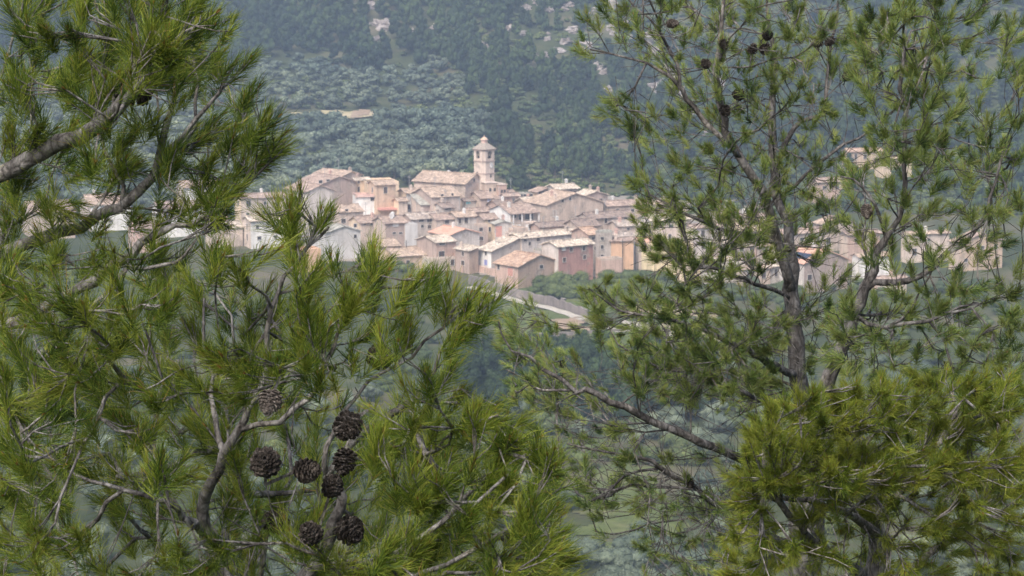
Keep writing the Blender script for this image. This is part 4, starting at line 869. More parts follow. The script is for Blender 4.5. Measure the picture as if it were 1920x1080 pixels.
# rock outcrops
def rock_mesh(seed):
    r = np.random.default_rng(seed); nu, nv = 16, 10; V = []
    for j in range(nv + 1):
        th = math.pi * j / nv
        for i in range(nu):
            ph = 2 * math.pi * i / nu; d_ = np.array([math.sin(th) * math.cos(ph), math.sin(th) * math.sin(ph), math.cos(th)])
            q = 1 + .28 * math.sin(3 * d_[0] + seed) * math.sin(4 * d_[1] + 2 * seed) + .22 * math.sin(7 * d_[2] + 5 * d_[0] + seed) + r.uniform(-.09, .09)
            V.append(d_ * q)
    f = [(j * nu + i, j * nu + (i + 1) % nu, (j + 1) * nu + (i + 1) % nu, (j + 1) * nu + i) for j in range(nv) for i in range(nu)]
    mb = MB(); mb.add(V, f); return mb.mesh('rock', [M_rock])
RK = [rock_mesh(s) for s in (1, 2, 3, 4)]
for lab, grp, sp, sz in rocks:
    ro = []
    for u, v in sp:
        for q in range(3 if sz > 1.5 else 1):
            p = hit(u + random.uniform(-7, 7), v + random.uniform(-6, 6)); o = link('rock_outcrop', RK[random.randrange(4)], None, p); s = sz * random.uniform(.3, .85)
            o.scale = (s * random.uniform(.9, 1.6), s * .8, s * random.uniform(.5, .95)); o.rotation_euler = (random.uniform(-.3, .3), random.uniform(-.4, .4), random.uniform(0, 6)); tag(o, lab, 'rock', grp); ro.append(o)
    vs = sorted([proj(o.location)[1] for o in ro], reverse=True)
    relabel(ro, 'pale', 'stone' if sz < 1 else 'rock', [(10, 'among the ' + grp)], bandset([vs[int(len(vs) * q)] for q in (.25, .5, .75, .999)], ['low down', 'halfway down', 'halfway up', 'high up']))

# ------------------------------------------------------------------ near pines
def catmull(pts, step):
    pts = np.array(pts, float); q = np.vstack([2 * pts[0] - pts[1], pts, 2 * pts[-1] - pts[-2]]); out = []
    for i in range(1, len(q) - 2):
        n = max(2, int(np.linalg.norm((q[i + 1] - q[i])[:3]) / step)); t = np.arange(n)[:, None] / n
        out.append(.5 * (2 * q[i] + (q[i + 1] - q[i - 1]) * t + (2 * q[i - 1] - 5 * q[i] + 4 * q[i + 1] - q[i + 2]) * t ** 2 + (-q[i - 1] + 3 * q[i] - 3 * q[i + 1] + q[i + 2]) * t ** 3))
    out.append(pts[-1:]); return np.concatenate(out)
class Pine:
    def __init__(s, step, seed): s.step = step; s.pos = []; s.par = []; s.rm = []; s.dir = []; s.tips = []; s.r = np.random.default_rng(seed)
    def limb(s, ctrl, free=False):
        """ctrl: (u, v, depth, width in photo pixels) or ('w', x, y, z, radius)"""
        pts = []
        for c in ctrl:
            if c[0] == 'w': pts.append([c[1], c[2], c[3], c[4]])
            else: p = P(c[0], c[1], c[2]); pts.append([*p, c[3] * c[2] / F / 2])
        path = catmull(pts, s.step); n0 = len(s.pos)
        if n0:
            d_ = np.linalg.norm(np.array(s.pos) - path[0, :3], axis=1); last = int(np.argmin(d_))
            if d_[last] > s.step * 1.5:     # join smoothly to the nearest wood
                a = np.array(s.pos[last]); k = int(d_[last] / s.step)
                for i in range(1, k):
                    s._add(a + (path[0, :3] - a) * i / k + s.r.normal(0, s.step * .07, 3), last if i == 1 else len(s.pos) - 1, path[0, 3]); 
                last = len(s.pos) - 1 if k > 1 else last
        else: last = -1
        for i, q in enumerate(path):
            j = s.r.normal(0, s.step * .10, 3) if i else 0
            s._add(q[:3] + j, last, max(q[3], .0012)); last = len(s.pos) - 1
    def _add(s, p, par, rm):
        p = np.asarray(p, float); s.pos.append(p); s.par.append(par); s.rm.append(rm)
        dd = p - s.pos[par] if par >= 0 else np.array([0, 0, 1.]); n = np.linalg.norm(dd); s.dir.append(dd / n if n > 1e-9 else np.array([0, 0, 1.]))
    def attract(s, A, Dr, leafy):
        base = np.array(s.pos); order = np.argsort([np.min(np.linalg.norm(base - a, axis=1)) for a in A])
        cap = len(s.pos) + 200000; PA = np.zeros((cap if cap < 60000 else 60000, 3)); DA = np.zeros_like(PA); PL = np.zeros(len(PA)); n = len(s.pos)
        PA[:n] = base; DA[:n] = np.array(s.dir)
        for k in order:
            a = A[k]; v = a - PA[:n]; d_ = np.linalg.norm(v, axis=1) + 1e-6; co = np.einsum('ij,ij->i', v, DA[:n]) / d_
            cost = d_ * (1 + .55 * (1 - co)) + PL[:n] * .10 + np.where(d_ < s.step * 2, 10, 0)
            i = int(np.argmin(cost)); p0 = PA[i]; L = d_[i]; t0 = DA[i] * .45 + v[i] / L; t0 /= np.linalg.norm(t0); t1 = Dr[k]
            m = max(2, int(L / s.step)); par = i; pl = PL[i]
            for q in range(1, m + 1):
                t = q / m; h1 = 2 * t ** 3 - 3 * t ** 2 + 1; h2 = t ** 3 - 2 * t ** 2 + t; h3 = -2 * t ** 3 + 3 * t ** 2; h4 = t ** 3 - t ** 2
                p = h1 * p0 + h2 * L * t0 + h3 * a + h4 * L * t1 * .9
                if q < m: p = p + s.r.normal(0, s.step * .09, 3)
                s._add(p, par, 0); par = len(s.pos) - 1; pl += L / m; PA[n] = p; DA[n] = s.dir[-1]; PL[n] = pl; n += 1
                if n >= len(PA) - 50: PA = np.vstack([PA, np.zeros_like(PA)]); DA = np.vstack([DA, np.zeros_like(DA)]); PL = np.concatenate([PL, np.zeros_like(PL)])
            if leafy[k]: s.tips.append((a, s.dir[-1] * .4 + t1 * .6))
    def wood(s, tip_r, expo=2.75):
        n = len(s.pos); ar = np.zeros(n); par = s.par; kids = [[] for _ in range(n)]
        for i in range(n - 1, -1, -1):
            if ar[i] == 0: ar[i] = tip_r ** expo
            ar[i] = max(ar[i], 0)
            if par[i] >= 0: ar[par[i]] += ar[i]; kids[par[i]].append(i)
        rad = ar ** (1 / expo); rad = np.minimum(rad, tip_r * 7.0); rad = np.maximum(rad, np.array(s.rm))
        V = []; Fq = []; nv = 0; stack = [0]; pos = np.array(s.pos)
        starts = [(-1, 0)]
        starts = [(-1, i) for i in range(n) if par[i] < 0]
        while starts:
            p, i = starts.pop(); ch = ([p] if p >= 0 else []) + [i]; rr_ = ([min(rad[p], rad[i] * 1.25)] if p >= 0 else []) + [rad[i]]
            while kids[i]:
                ks = sorted(kids[i], key=lambda q: -rad[q] - (.5 * rad[q] * float(np.dot(s.dir[q], s.dir[i])))); 
                for q in ks[1:]: starts.append((i, q))
                i = ks[0]; ch.append(i); rr_.append(rad[i])
            c = pos[ch]; r_ = np.array(rr_)
            if len(c) < 2: continue
            t = np.gradient(c, axis=0); t /= np.linalg.norm(t, axis=1)[:, None] + 1e-9
            sides = 5 if r_.max() < .006 else (7 if r_.max() < .02 else 12)
            ref = np.array([.31, .93, .2]); x = np.cross(t, ref); x /= np.linalg.norm(x, axis=1)[:, None] + 1e-9; y = np.cross(t, x)
            an = np.arange(sides) * 2 * math.pi / sides
            bumpy = 1 + s.r.normal(0, .06, (len(c), sides, 1))
            ring = c[:, None] + (x[:, None] * np.cos(an)[None, :, None] + y[:, None] * np.sin(an)[None, :, None]) * r_[:, None, None] * bumpy
            V.append(ring.reshape(-1, 3)); I = nv + np.arange(len(c) * sides).reshape(len(c), sides)
            Fq.append(np.stack([I[:-1], np.roll(I[:-1], -1, 1), np.roll(I[1:], -1, 1), I[1:]], -1).reshape(-1, 4)); nv += len(c) * sides
        s.rad = rad
        return np.concatenate(V), [np.concatenate(Fq)]
    def needles(s, n_per, length, width, shoot, spread=(12, 55), tone=.5):
        r = s.r; T = np.array([t[0] for t in s.tips]); D = np.array([t[1] for t in s.tips]); D /= np.linalg.norm(D, axis=1)[:, None]
        k = len(T); fac = r.uniform(.6, 1.25, k); cnt = (n_per * fac).astype(int); idx_ = np.repeat(np.arange(k), cnt); N = len(idx_)
        lenk = r.uniform(.62, 1.18, k); tonek = np.clip(r.normal(tone, .17, k), .1, .9)
        t = r.uniform(0, 1, N) ** .85; d_ = D[idx_]; sh = shoot * lenk[idx_]
        base = T[idx_] - d_ * (t * sh)[:, None]
        ang = np.radians(spread[0] + (spread[1] - spread[0]) * t ** .8 + r.normal(0, 9, N))
        rv = r.normal(size=(N, 3)); rv -= d_ * np.einsum('ij,ij->i', rv, d_)[:, None]; rv /= np.linalg.norm(rv, axis=1)[:, None]
        nd = d_ * np.cos(ang)[:, None] + rv * np.sin(ang)[:, None]
        L = length * lenk[idx_] * r.uniform(.7, 1.1, N) * np.where(t < .12, .8, 1)
        tn = np.clip(tonek[idx_] + r.normal(0, .17, N) + .08 * (1 - t), 0, .86)
        br = r.random(N) < .028; tn[br] = r.uniform(.88, .97, br.sum())
        bud = r.random(N) < .035; tn[bud] = r.uniform(.93, 1, bud.sum()); L[bud] *= .22; base[bud] = T[idx_][bud]; nd[bud] = d_[bud] + r.normal(0, .12, (bud.sum(), 3))
        w = width * r.uniform(.8, 1.2, N); w[bud] *= 3
        bend = r.normal(0, .13, (N, 3)) - rv * r.uniform(-.05, .3, (N, 1)) + np.array([0, 0, -.07])
        sd = np.cross(nd, r.normal(size=(N, 3))); sd /= np.linalg.norm(sd, axis=1)[:, None]; sd *= w[:, None] / 2
        p1 = base + nd * (L * .55)[:, None]; p2 = base + (nd + bend) * L[:, None]
        V = np.stack([base - sd, base + sd, p1 - sd, p1 + sd, p2], 1).reshape(-1, 3); o_ = np.arange(N)[:, None] * 5
        q = np.concatenate([o_ + 0, o_ + 1, o_ + 3, o_ + 2], 1); tr_ = np.concatenate([o_ + 2, o_ + 3, o_ + 4], 1)
        return V, [q, tr_], np.repeat(tn, 5)

def poly_pts(r, poly, mind, tries=6000, nmax=2000):
    poly = np.array(poly, float); x0, y0 = poly.min(0); x1, y1 = poly.max(0); out = []
    def inside(px, py):
        c = False; j = len(poly) - 1
        for i in range(len(poly)):
            xi, yi = poly[i]; xj, yj = poly[j]
            if (yi > py) != (yj > py) and px < (xj - xi) * (py - yi) / (yj - yi) + xi: c = not c
            j = i
        return c
    for _ in range(tries):
        px, py = r.uniform(x0, x1), r.uniform(y0, y1)
        if not inside(px, py): continue
        if out and np.min((np.array(out)[:, 0] - px) ** 2 + (np.array(out)[:, 1] - py) ** 2) < mind * mind: continue
        out.append((px, py))
        if len(out) >= nmax: break
    return out
def make_cone(op=0.0, seed=1):
    random.seed(seed)
    mb = MB(); ns = 10; prof = [(0, .006), (.01, .018), (.035, .020), (.06, .013), (.078, .004)]; V = []
    for z_, r_ in prof:
        for k in range(ns): V.append((math.cos(k * .6283) * r_, math.sin(k * .6283) * r_, z_))
    mb.add(V, [(i * ns + k, i * ns + (k + 1) % ns, (i + 1) * ns + (k + 1) % ns, (i + 1) * ns + k) for i in range(4) for k in range(ns)])
    NSC = 92
    for i in range(NSC):
        t = i / NSC; z_ = .002 + .070 * t; an = i * 2.39996; rb = np.interp(t, [0, .15, .5, 1], [.006, .016, .018, .005]); ln = np.interp(t, [0, .2, .55, 1], [.010, .0165, .016, .008])
        el = np.interp(t, [0, .3, 1], [-.25 - op * .4, .25 - op * .3, 1.15 - op * .25]) + random.uniform(-.10, .10) * (1 + op); ln = ln * (1 + op * .35) * random.uniform(.88, 1.1); wd = ln * (.52 - op * .08)
        rad = np.array([math.cos(an), math.sin(an), 0]); tan = np.array([-math.sin(an), math.cos(an), 0]); up = np.array([0, 0, 1.])
        out = rad * math.cos(el) + up * math.sin(el); nn = np.cross(out, tan); nn = nn if nn[2] > 0 else -nn
        b0 = rad * rb * .6 + up * z_; th = .0013
        m1 = b0 + out * ln * .75; tp_ = b0 + out * ln * 1.15
        v = [b0 - tan * wd * .35 - nn * th, b0 + tan * wd * .35 - nn * th, b0 + tan * wd * .35 + nn * th, b0 - tan * wd * .35 + nn * th,
             m1 - tan * wd - nn * th, m1 + tan * wd - nn * th, m1 + tan * wd + nn * th * 1.6, m1 - tan * wd + nn * th * 1.6,
             tp_ - tan * wd * .35 - nn * th * .6, tp_ + tan * wd * .35 - nn * th * .6, tp_ + tan * wd * .25 + nn * th * 2.4, tp_ - tan * wd * .25 + nn * th * 2.4]
        mb.add(v, [(0, 1, 5, 4), (3, 7, 6, 2), (1, 2, 6, 5), (0, 4, 7, 3), (4, 5, 9, 8), (7, 11, 10, 6), (5, 6, 10, 9), (4, 8, 11, 7), (8, 9, 10, 11)])
    return mb.mesh('pine_cone', [M_cone])
CONE = make_cone(); CONE2 = make_cone(1.0, 2); CONE3 = make_cone(.5, 3)
CONE.materials.clear(); CONE.materials.append(bark_mat('weathered_grey_cone_scales', (.04, .034, .031), (.15, .13, .12), (.36, .33, .31), 60.))
def build(pine, label, base, tip_r, bark, nmat, n_per, length, width, shoot, spread, tone, cones, csize, group='near pine trees'):
    root = empty('pine_tree', base, label, 'tree', group); b0 = np.array(base)
    V, Fs = pine.wood(tip_r); link('branches', mesh_np('branches', V - b0, Fs, [bark], smooth=True), root)
    V, Fs, tn = pine.needles(n_per, length, width, shoot, spread, tone)
    link('needles', mesh_np('needles', V - b0, Fs, [nmat], attr={'tone': tn}), root)
    pos = np.array(pine.pos)
    for ci, (u, v, Y, rx) in enumerate(cones):
        p = P(u, v, Y); d_ = np.linalg.norm(pos - p, axis=1); i = int(np.argmin(d_)); q = pos[i]
        c = link('pine_cone', CONE if ci == 0 else (CONE2 if ci % 3 else CONE3), root); dirv = Vector((p - q) / max(d_[i], 1e-3) + np.array([0, -.35, -.25 + .0])); 
        qd = dirv.to_track_quat('Z', 'Y'); c.rotation_euler = qd.to_euler()
        o = p - np.array(dirv.normalized()) * .035 * csize; c.location = o - b0; kz = csize * random.uniform(.82, 1.05); c.scale = (kz * random.uniform(1.0, 1.25),) * 2 + (kz,)
        # its stalk
        mb = MB(); a_ = q - b0; e_ = o - b0; s_ = np.array([.003, 0, 0]); y_ = np.array([0, .003, 0]); z_ = np.array([0, 0, .003])
        mb.add([a_ - s_ - z_, a_ + s_ - z_, a_ + z_, e_ - s_ - z_, e_ + s_ - z_, e_ + z_], [(0, 1, 4, 3), (1, 2, 5, 4), (2, 0, 3, 5)]); link('cone_stalk', mb.mesh('cone_stalk', [bark]), root)
    return root
def fill(pine, polys, centre, updir, Yc, Yspread, leafp=1.0, lean=.5):
    A, D, Lf = [], [], []
    for poly, mind, *ex in polys:
        yc, ysp = (ex[0], ex[1]) if len(ex) > 1 else (Yc, Yspread)
        for (u, v) in poly_pts(pine.r, poly, mind * (1.75 if leafp else 1)):
            Y = yc + pine.r.uniform(-ysp, ysp); p = P(u, v, Y); o = p - centre; o[2] *= .6; o /= np.linalg.norm(o) + 1e-6
            d_ = o * lean + np.array(updir) + pine.r.normal(0, .33, 3); d_ /= np.linalg.norm(d_); A.append(p); D.append(d_); Lf.append(pine.r.random() < leafp)
            if leafp:       # a spray of shoots fanning from the same twig
                for _ in range(int(pine.r.choice([1, 2, 3, 4]))):
                    e = pine.r.normal(0, 1, 3); e -= d_ * np.dot(e, d_) * .3; q = p + e * mind * .72 * yc / F
                    f_ = d_ + e * .22; f_ /= np.linalg.norm(f_); A.append(q); D.append(f_); Lf.append(True)
    return A, D, Lf
def keyed(pine, lst, Y, A, D, Lf):
    for (u, v, du, dv) in lst:
        A.append(P(u, v, Y + pine.r.uniform(-.15, .15))); d_ = np.array([du, pine.r.uniform(-.3, .3), dv]); d_ = d_ / np.linalg.norm(d_); D.append(d_); Lf.append(True)
        for _ in range(1):
            e = pine.r.normal(0, 1, 3); q = A[-1] + e * 12 * Y / F; f_ = d_ + e * .16; A.append(q); D.append(f_ / np.linalg.norm(f_)); Lf.append(True)

# ---- pine at the upper left (about 5.5 m away)
a_ = Pine(.045, 101); gA = P(-150, 700, 5.6); gz_ = float(ground(gA[0], 5.6))
a_.limb([('w', gA[0] - .15, 5.7, gz_ - .1, .085), ('w', gA[0] - .1, 5.65, 77.6, .075), (-140, 900, 5.6, 90), (-120, 620, 5.6, 78), (-130, 380, 5.6, 66), (-100, 180, 5.6, 50), (-110, 0, 5.6, 38), (-90, -140, 5.6, 24)])
a_.limb([(-110, 680, 5.55, 26), (40, 600, 5.5, 23), (150, 540, 5.4, 21), (240, 478, 5.3, 19), (285, 450, 5.3, 16), (335, 425, 5.3, 12), (385, 412, 5.3, 9)])
a_.limb([(385, 412, 5.3, 9), (425, 385, 5.3, 9), (458, 345, 5.35, 8), (492, 300, 5.4, 7), (530, 262, 5.4, 5)])
a_.limb([(-115, 520, 5.6, 28), (20, 470, 5.6, 25), (150, 420, 5.6, 22), (225, 385, 5.5, 21), (285, 330, 5.5, 17), (310, 240, 5.5, 13), (335, 165, 5.5, 10), (352, 90, 5.5, 8), (372, 30, 5.5, 5)])
a_.limb([(-110, 380, 5.5, 34), (50, 300, 5.4, 31), (170, 240, 5.3, 28), (242, 178, 5.2, 26), (268, 150, 5.2, 20), (300, 112, 5.2, 13), (345, 60, 5.25, 8)])
a_.limb([(285, 330, 5.5, 12), (340, 250, 5.5, 10), (390, 200, 5.5, 8), (430, 140, 5.5, 6), (450, 110, 5.5, 4)])
a_.limb([(240, 500, 5.2, 10), (300, 505, 5.2, 8), (350, 480, 5.2, 6)])
cenA = P(120, 300, 5.6); A, D, Lf = fill(a_, [
    ([(0, -40), (400, -40), (400, 60), (418, 130), (300, 160), (0, 160)], 20),
    ([(0, 130), (330, 130), (400, 110), (400, 200), (460, 160), (480, 210), (440, 290), (300, 300), (0, 300)], 28),
    ([(0, 300), (330, 300), (440, 330), (435, 400), (330, 410), (300, 470), (0, 500)], 31),
    ([(300, 40), (430, 40), (400, 150), (300, 150)], 24),
    ([(0, 500), (180, 480), (190, 800), (0, 1100)], 30)], cenA, (.25, -.05, .75), 5.45, .55, 1, .55)
keyed(a_, [(405, 25, .4, 1), (440, 115, .7, .8), (468, 110, .6, .8), (470, 165, .7, .6), (500, 212, .6, .8), (490, 240, .5, .7), (520, 262, .7, .7), (534, 250, .8, .6), (530, 285, .9, .4), (470, 262, .3, .9), (440, 240, .4, .9), (455, 300, .5, .7), (500, 300, .8, .3), (415, 350, .5, .8), (445, 355, .8, .5), (400, 300, .3, .9), (405, 420, .9, .1), (375, 385, .6, .6), (350, 460, .2, 1), (310, 470, 0, 1), (385, 330, .3, 1), (380, 345, .5, .9)], 5.4, A, D, Lf)
a_.attract(np.array(A), np.array(D), Lf)
build(a_, 'large grey-barked pine with dense long needles filling the upper left corner', (gA[0] - .15, 5.7, gz_), .0014, M_bark, M_needle, 100, .074, .0011, .085, (6, 48), .50,
      [(272, 128, 5.3, 0), (250, 165, 5.3, 0)], .95)

# ---- pine with the cones at the lower left (about 5 m away)
b_ = Pine(.04, 202); pb = P(560, 1080, 5.3); gz_ = float(ground(pb[0], 5.3))
b_.limb([('w', pb[0], 5.35, gz_ - .1, .06), ('w', pb[0] + .02, 5.3, 77.6, .055), (545, 1240, 5.25, 42), (550, 1120, 5.2, 34), (590, 1060, 5.15, 28), (625, 985, 5.1, 24), (640, 930, 5.1, 20), (612, 893, 5.1, 17)])
b_.limb([(612, 893, 5.1, 16), (655, 838, 5.1, 13), (705, 792, 5.1, 11), (765, 752, 5.1, 9), (810, 700, 5.1, 7), (842, 640, 5.1, 5)])
b_.limb([(612, 893, 5.1, 12), (616, 840, 5.1, 10), (640, 780, 5.15, 8), (690, 720, 5.2, 7), (745, 680, 5.2, 6), (800, 640, 5.2, 5), (860, 575, 5.2, 4)])
b_.limb([(545, 1240, 5.3, 34), (450, 1110, 5.3, 30), (385, 1000, 5.3, 27), (385, 930, 5.25, 22), (420, 850, 5.2, 18), (455, 790, 5.2, 14), (478, 740, 5.2, 12), (495, 690, 5.2, 10), (503, 620, 5.2, 9), (516, 545, 5.2, 8), (548, 498, 5.2, 7), (585, 462, 5.2, 6), (612, 425, 5.2, 5)])
b_.limb([(478, 742, 5.2, 8), (455, 700, 5.2, 7), (442, 650, 5.2, 6), (428, 590, 5.2, 5), (400, 540, 5.25, 4)])
b_.limb([(420, 850, 5.2, 12), (402, 790, 5.25, 10), (395, 700, 5.3, 8), (380, 640, 5.3, 7), (385, 560, 5.35, 5)])
b_.limb([(455, 805, 5.2, 12), (520, 790, 5.15, 9), (580, 745, 5.15, 7), (610, 690, 5.1, 6), (640, 600, 5.1, 5), (680, 540, 5.1, 4)])
b_.limb([(385, 1000, 5.3, 14), (350, 965, 5.2, 12), (295, 935, 5.1, 10), (240, 920, 5.1, 8), (170, 900, 5.1, 7), (90, 860, 5.1, 5)])
b_.limb([(360, 990, 5.2, 9), (300, 900, 5.2, 8), (290, 800, 5.2, 7), (300, 720, 5.2, 6), (285, 650, 5.2, 5), (262, 600, 5.2, 4)])
b_.limb([(590, 1065, 5.1, 16), (660, 1060, 5.0, 14), (730, 1045, 4.9, 12), (800, 1000, 4.85, 10), (860, 950, 4.8, 8), (920, 890, 4.8, 6), (980, 850, 4.8, 4)])
b_.limb([(560, 1100, 5.1, 14), (680, 1110, 4.9, 12), (800, 1070, 4.8, 9), (900, 1020, 4.8, 7), (990, 960, 4.8, 5), (1030, 930, 4.8, 3)])
b_.limb([(1030, 930, 4.8, 3), (1060, 900, 4.8, 2)])
b_.limb([(765, 752, 5.1, 7), (800, 850, 5.0, 6), (860, 800, 4.9, 5), (930, 770, 4.9, 4)])
cenB = P(600, 950, 5.3); A, D, Lf = fill(b_, [
    ([(0, 560), (240, 520), (300, 470), (380, 450), (480, 430), (560, 420), (600, 500), (600, 620), (480, 700), (240, 700), (0, 760)], 27, 5.5, .9),
    ([(0, 700), (240, 690), (470, 700), (450, 900), (430, 1100), (0, 1110)], 28, 5.5, .9),
    ([(560, 560), (690, 540), (700, 620), (660, 700), (560, 740), (480, 720)], 30),
    ([(0, 640), (560, 600), (720, 760), (1000, 860), (1050, 1110), (0, 1110)], 36, 6.5, .4),
    ([(430, 900), (720, 960), (760, 1110), (430, 1110)], 33, 5.5, .7),
    ([(700, 800), (900, 730), (960, 770), (1030, 830), (1060, 930), (1080, 1110), (760, 1110), (720, 960)], 18, 4.95, .6),
    ([(440, 720), (700, 740), (760, 960), (440, 960)], 34, 5.7, .4),
    ([(660, 640), (880, 560), (880, 660), (800, 760), (700, 800), (640, 760)], 47)], cenB, (.12, -.1, .9), 5.2, .55, 1, .45)
keyed(b_, [(515, 375, 0, 1), (540, 385, .2, 1), (500, 400, -.3, 1), (548, 410, .3, 1), (602, 392, .1, 1), (608, 402, .4, .9), (562, 355, .2, 1), (620, 480, 0, 1), (540, 440, 0, 1), (695, 470, -.1, 1), (710, 480, .3, 1), (680, 485, -.4, 1), (700, 500, 0, 1), (725, 495, .5, .9),
           (765, 525, 0, 1), (790, 520, .3, 1), (822, 515, .1, 1), (838, 520, .3, 1), (812, 530, -.3, 1), (850, 545, .5, 1), (895, 545, .5, .8), (905, 560, .7, .7), (870, 600, .5, .8), (880, 625, .6, .5), (862, 640, .5, .6), (710, 560, 0, 1), (745, 600, .1, 1), (770, 605, .3, 1), (760, 590, -.1, 1), (640, 560, .1, 1), (660, 580, .3, 1), (650, 530, 0, 1), (590, 540, .2, 1), (600, 600, .3, 1), (570, 500, .1, 1), (430, 470, -.2, 1), (400, 480, 0, 1), (380, 465, 0, 1), (350, 520, -.1, 1), (455, 500, .1, 1)], 5.15, A, D, Lf)
b_.attract(np.array(A), np.array(D), Lf)
A, D, Lf = fill(b_, [([(240, 700), (760, 620), (800, 900), (760, 1080), (240, 1080)], 60)], cenB, (.2, 0, .5), 5.25, .5, 0, .8); b_.attract(np.array(A), np.array(D), Lf)
build(b_, 'pine full of open grey cones filling the lower left, silvery forked branches', (pb[0], 5.35, gz_), .0014, M_bark, M_needle, 105, .074, .0011, .085, (6, 48), .57,
      [(506, 755, 4.72, 0), (650, 800, 4.75, 0), (497, 866, 4.78, 0), (577, 882, 4.8, 0), (645, 868, 4.85, 0), (625, 908, 4.85, 0), (582, 998, 4.8, 0), (517, 980, 5.1, 0), (657, 995, 5.05, 0), (712, 668, 5.3, 0)], .74)

# ---- tall open pine at the right (about 13 m)
c_ = Pine(.085, 303); pc = P(1515, 900, 13.2); gz_ = float(ground(pc[0], 13.2))
c_.limb([('w', pc[0], 13.2, gz_ - .2, .10), (1522, 1000, 13.2, 46), (1512, 800, 13.1, 38), (1500, 700, 13.0, 35), (1490, 610, 13, 31), (1482, 540, 13, 28), (1480, 460, 13.1, 21), (1458, 380, 13.2, 17), (1450, 330, 13.2, 17), (1450, 260, 13.2, 16), (1448, 200, 13.2, 14), (1455, 120, 13.2, 10), (1442, 50, 13.2, 7), (1438, -40, 13.2, 4)])
c_.limb([(1480, 530, 12.95, 20), (1455, 430, 12.9, 18), (1432, 365, 12.8, 17), (1395, 302, 12.7, 16), (1362, 250, 12.7, 15), (1350, 200, 12.7, 14), (1345, 130, 12.7, 11), (1352, 60, 12.7, 8), (1362, -20, 12.7, 5)])
c_.limb([(1395, 302, 12.7, 11), (1345, 250, 12.6, 10), (1300, 205, 12.6, 10), (1275, 165, 12.6, 9), (1230, 130, 12.6, 6), (1180, 105, 12.6, 4), (1105, 95, 12.6, 3)])
c_.limb([(1275, 165, 12.6, 8), (1268, 120, 12.6, 7), (1240, 60, 12.6, 5), (1195, 10, 12.6, 4), (1160, -40, 12.6, 3)])
c_.limb([(1450, 330, 13.2, 10), (1475, 270, 13.3, 10), (1500, 225, 13.3, 9), (1545, 215, 13.3, 8), (1555, 150, 13.4, 7), (1560, 80, 13.4, 6), (1580, 0, 13.4, 4)])
c_.limb([(1490, 350, 13.1, 8), (1530, 305, 13, 7), (1580, 275, 13, 6), (1640, 240, 13, 4), (1690, 190, 13, 3)])
c_.limb([(1480, 470, 13, 9), (1420, 440, 12.8, 8), (1350, 430, 12.6, 7), (1280, 400, 12.5, 6), (1225, 365, 12.5, 4)])
c_.limb([(1484, 560, 13, 9), (1420, 530, 12.7, 8), (1350, 505, 12.5, 6), (1290, 495, 12.4, 5), (1215, 440, 12.4, 3)])
c_.limb([(1478, 700, 12.9, 14), (1400, 655, 12.5, 11), (1340, 628, 12.3, 9), (1260, 600, 12.2, 7), (1190, 590, 12.1, 5), (1140, 570, 12.1, 4), (1105, 540, 12.1, 3)])
c_.limb([(1520, 960, 13.1, 22), (1440, 890, 12.5, 17), (1380, 852, 12.2, 17), (1290, 820, 12.0, 15), (1200, 778, 11.9, 14), (1120, 742, 11.8, 12), (1080, 730, 11.8, 10), (1020, 690, 11.8, 7), (965, 655, 11.8, 4), (935, 600, 11.8, 3)])
c_.limb([(1080, 730, 11.8, 6), (1040, 735, 11.8, 5), (1000, 720, 11.8, 4), (950, 690, 11.8, 3)])
c_.limb([(1520, 1050, 13.1, 18), (1400, 980, 12.6, 13), (1290, 910, 12.4, 10), (1220, 868, 12.3, 8), (1140, 850, 12.3, 5), (1060, 830, 12.3, 4)])
c_.limb([(1500, 740, 13, 9), (1420, 745, 12.7, 8), (1330, 700, 12.6, 7), (1240, 690, 12.5, 5), (1160, 650, 12.5, 3)])
cenC = P(1480, 560, 13); A, D, Lf = fill(c_, [
    ([(1200, -30), (1600, -30), (1590, 130), (1500, 200), (1400, 220), (1300, 200), (1230, 120), (1150, 60), (1110, -30)], 15),
    ([(1150, 180), (1280, 190), (1400, 250), (1480, 250), (1560, 200), (1600, 330), (1560, 480), (1400, 500), (1200, 480), (1185, 330), (1250, 310), (1200, 260)], 16),
    ([(1250, 360), (1440, 380), (1440, 500), (1250, 520), (1190, 440)], 15),
    ([(1080, 520), (1260, 520), (1400, 520), (1480, 600), (1450, 720), (1300, 740), (1180, 700), (1120, 620)], 13.5),
    ([(1180, 620), (1460, 620), (1460, 760), (1200, 740)], 12.5),
    ([(1120, 800), (1380, 860), (1420, 960), (1200, 960)], 27),
    ([(1180, 930), (1420, 900), (1420, 1110), (1200, 1110)], 16),
    ([(925, 580), (1010, 600), (1060, 690), (1080, 760), (980, 740), (930, 680)], 15),
    ([(1180, 560), (1480, 560), (1480, 760), (1400, 790), (1220, 740)], 18, 15, .5),
    ([(1040, 640), (1130, 700), (1180, 900), (1120, 1000), (1010, 860), (960, 740)], 17),
    ([(1500, 520), (1600, 520), (1560, 680), (1500, 700)], 20)], cenC, (-.05, -.1, .8), 12.8, 1.3, 1, .55)
keyed(c_, [(1083, 85, -.4, 1), (1078, 95, -.8, .4), (1100, 20, -.3, 1), (1120, 35, -.3, 1), (1135, 190, -.6, .7), (1150, 200, -.4, .9), (1160, 225, -.3, .8), (1125, 205, -.8, .6), (1180, 240, -.2, 1), (1195, 330, -.4, .8), (1205, 320, -.1, 1), (1200, 390, -.3, 1), (1215, 360, 0, 1), (1200, 430, -.5, .8), (1018, 590, -.1, 1), (1030, 610, .1, 1), (995, 560, -.2, 1), (945, 590, -.3, 1), (955, 610, 0, 1), (940, 640, -.6, .6), (965, 570, -.1, 1), (1090, 550, -.2, 1), (1105, 545, .1, 1), (1130, 570, 0, 1), (1075, 610, -.3, 1), (1215, 560, 0, 1), (1180, 540, 0, 1), (1145, 800, -.3, 1)], 12.5, A, D, Lf)
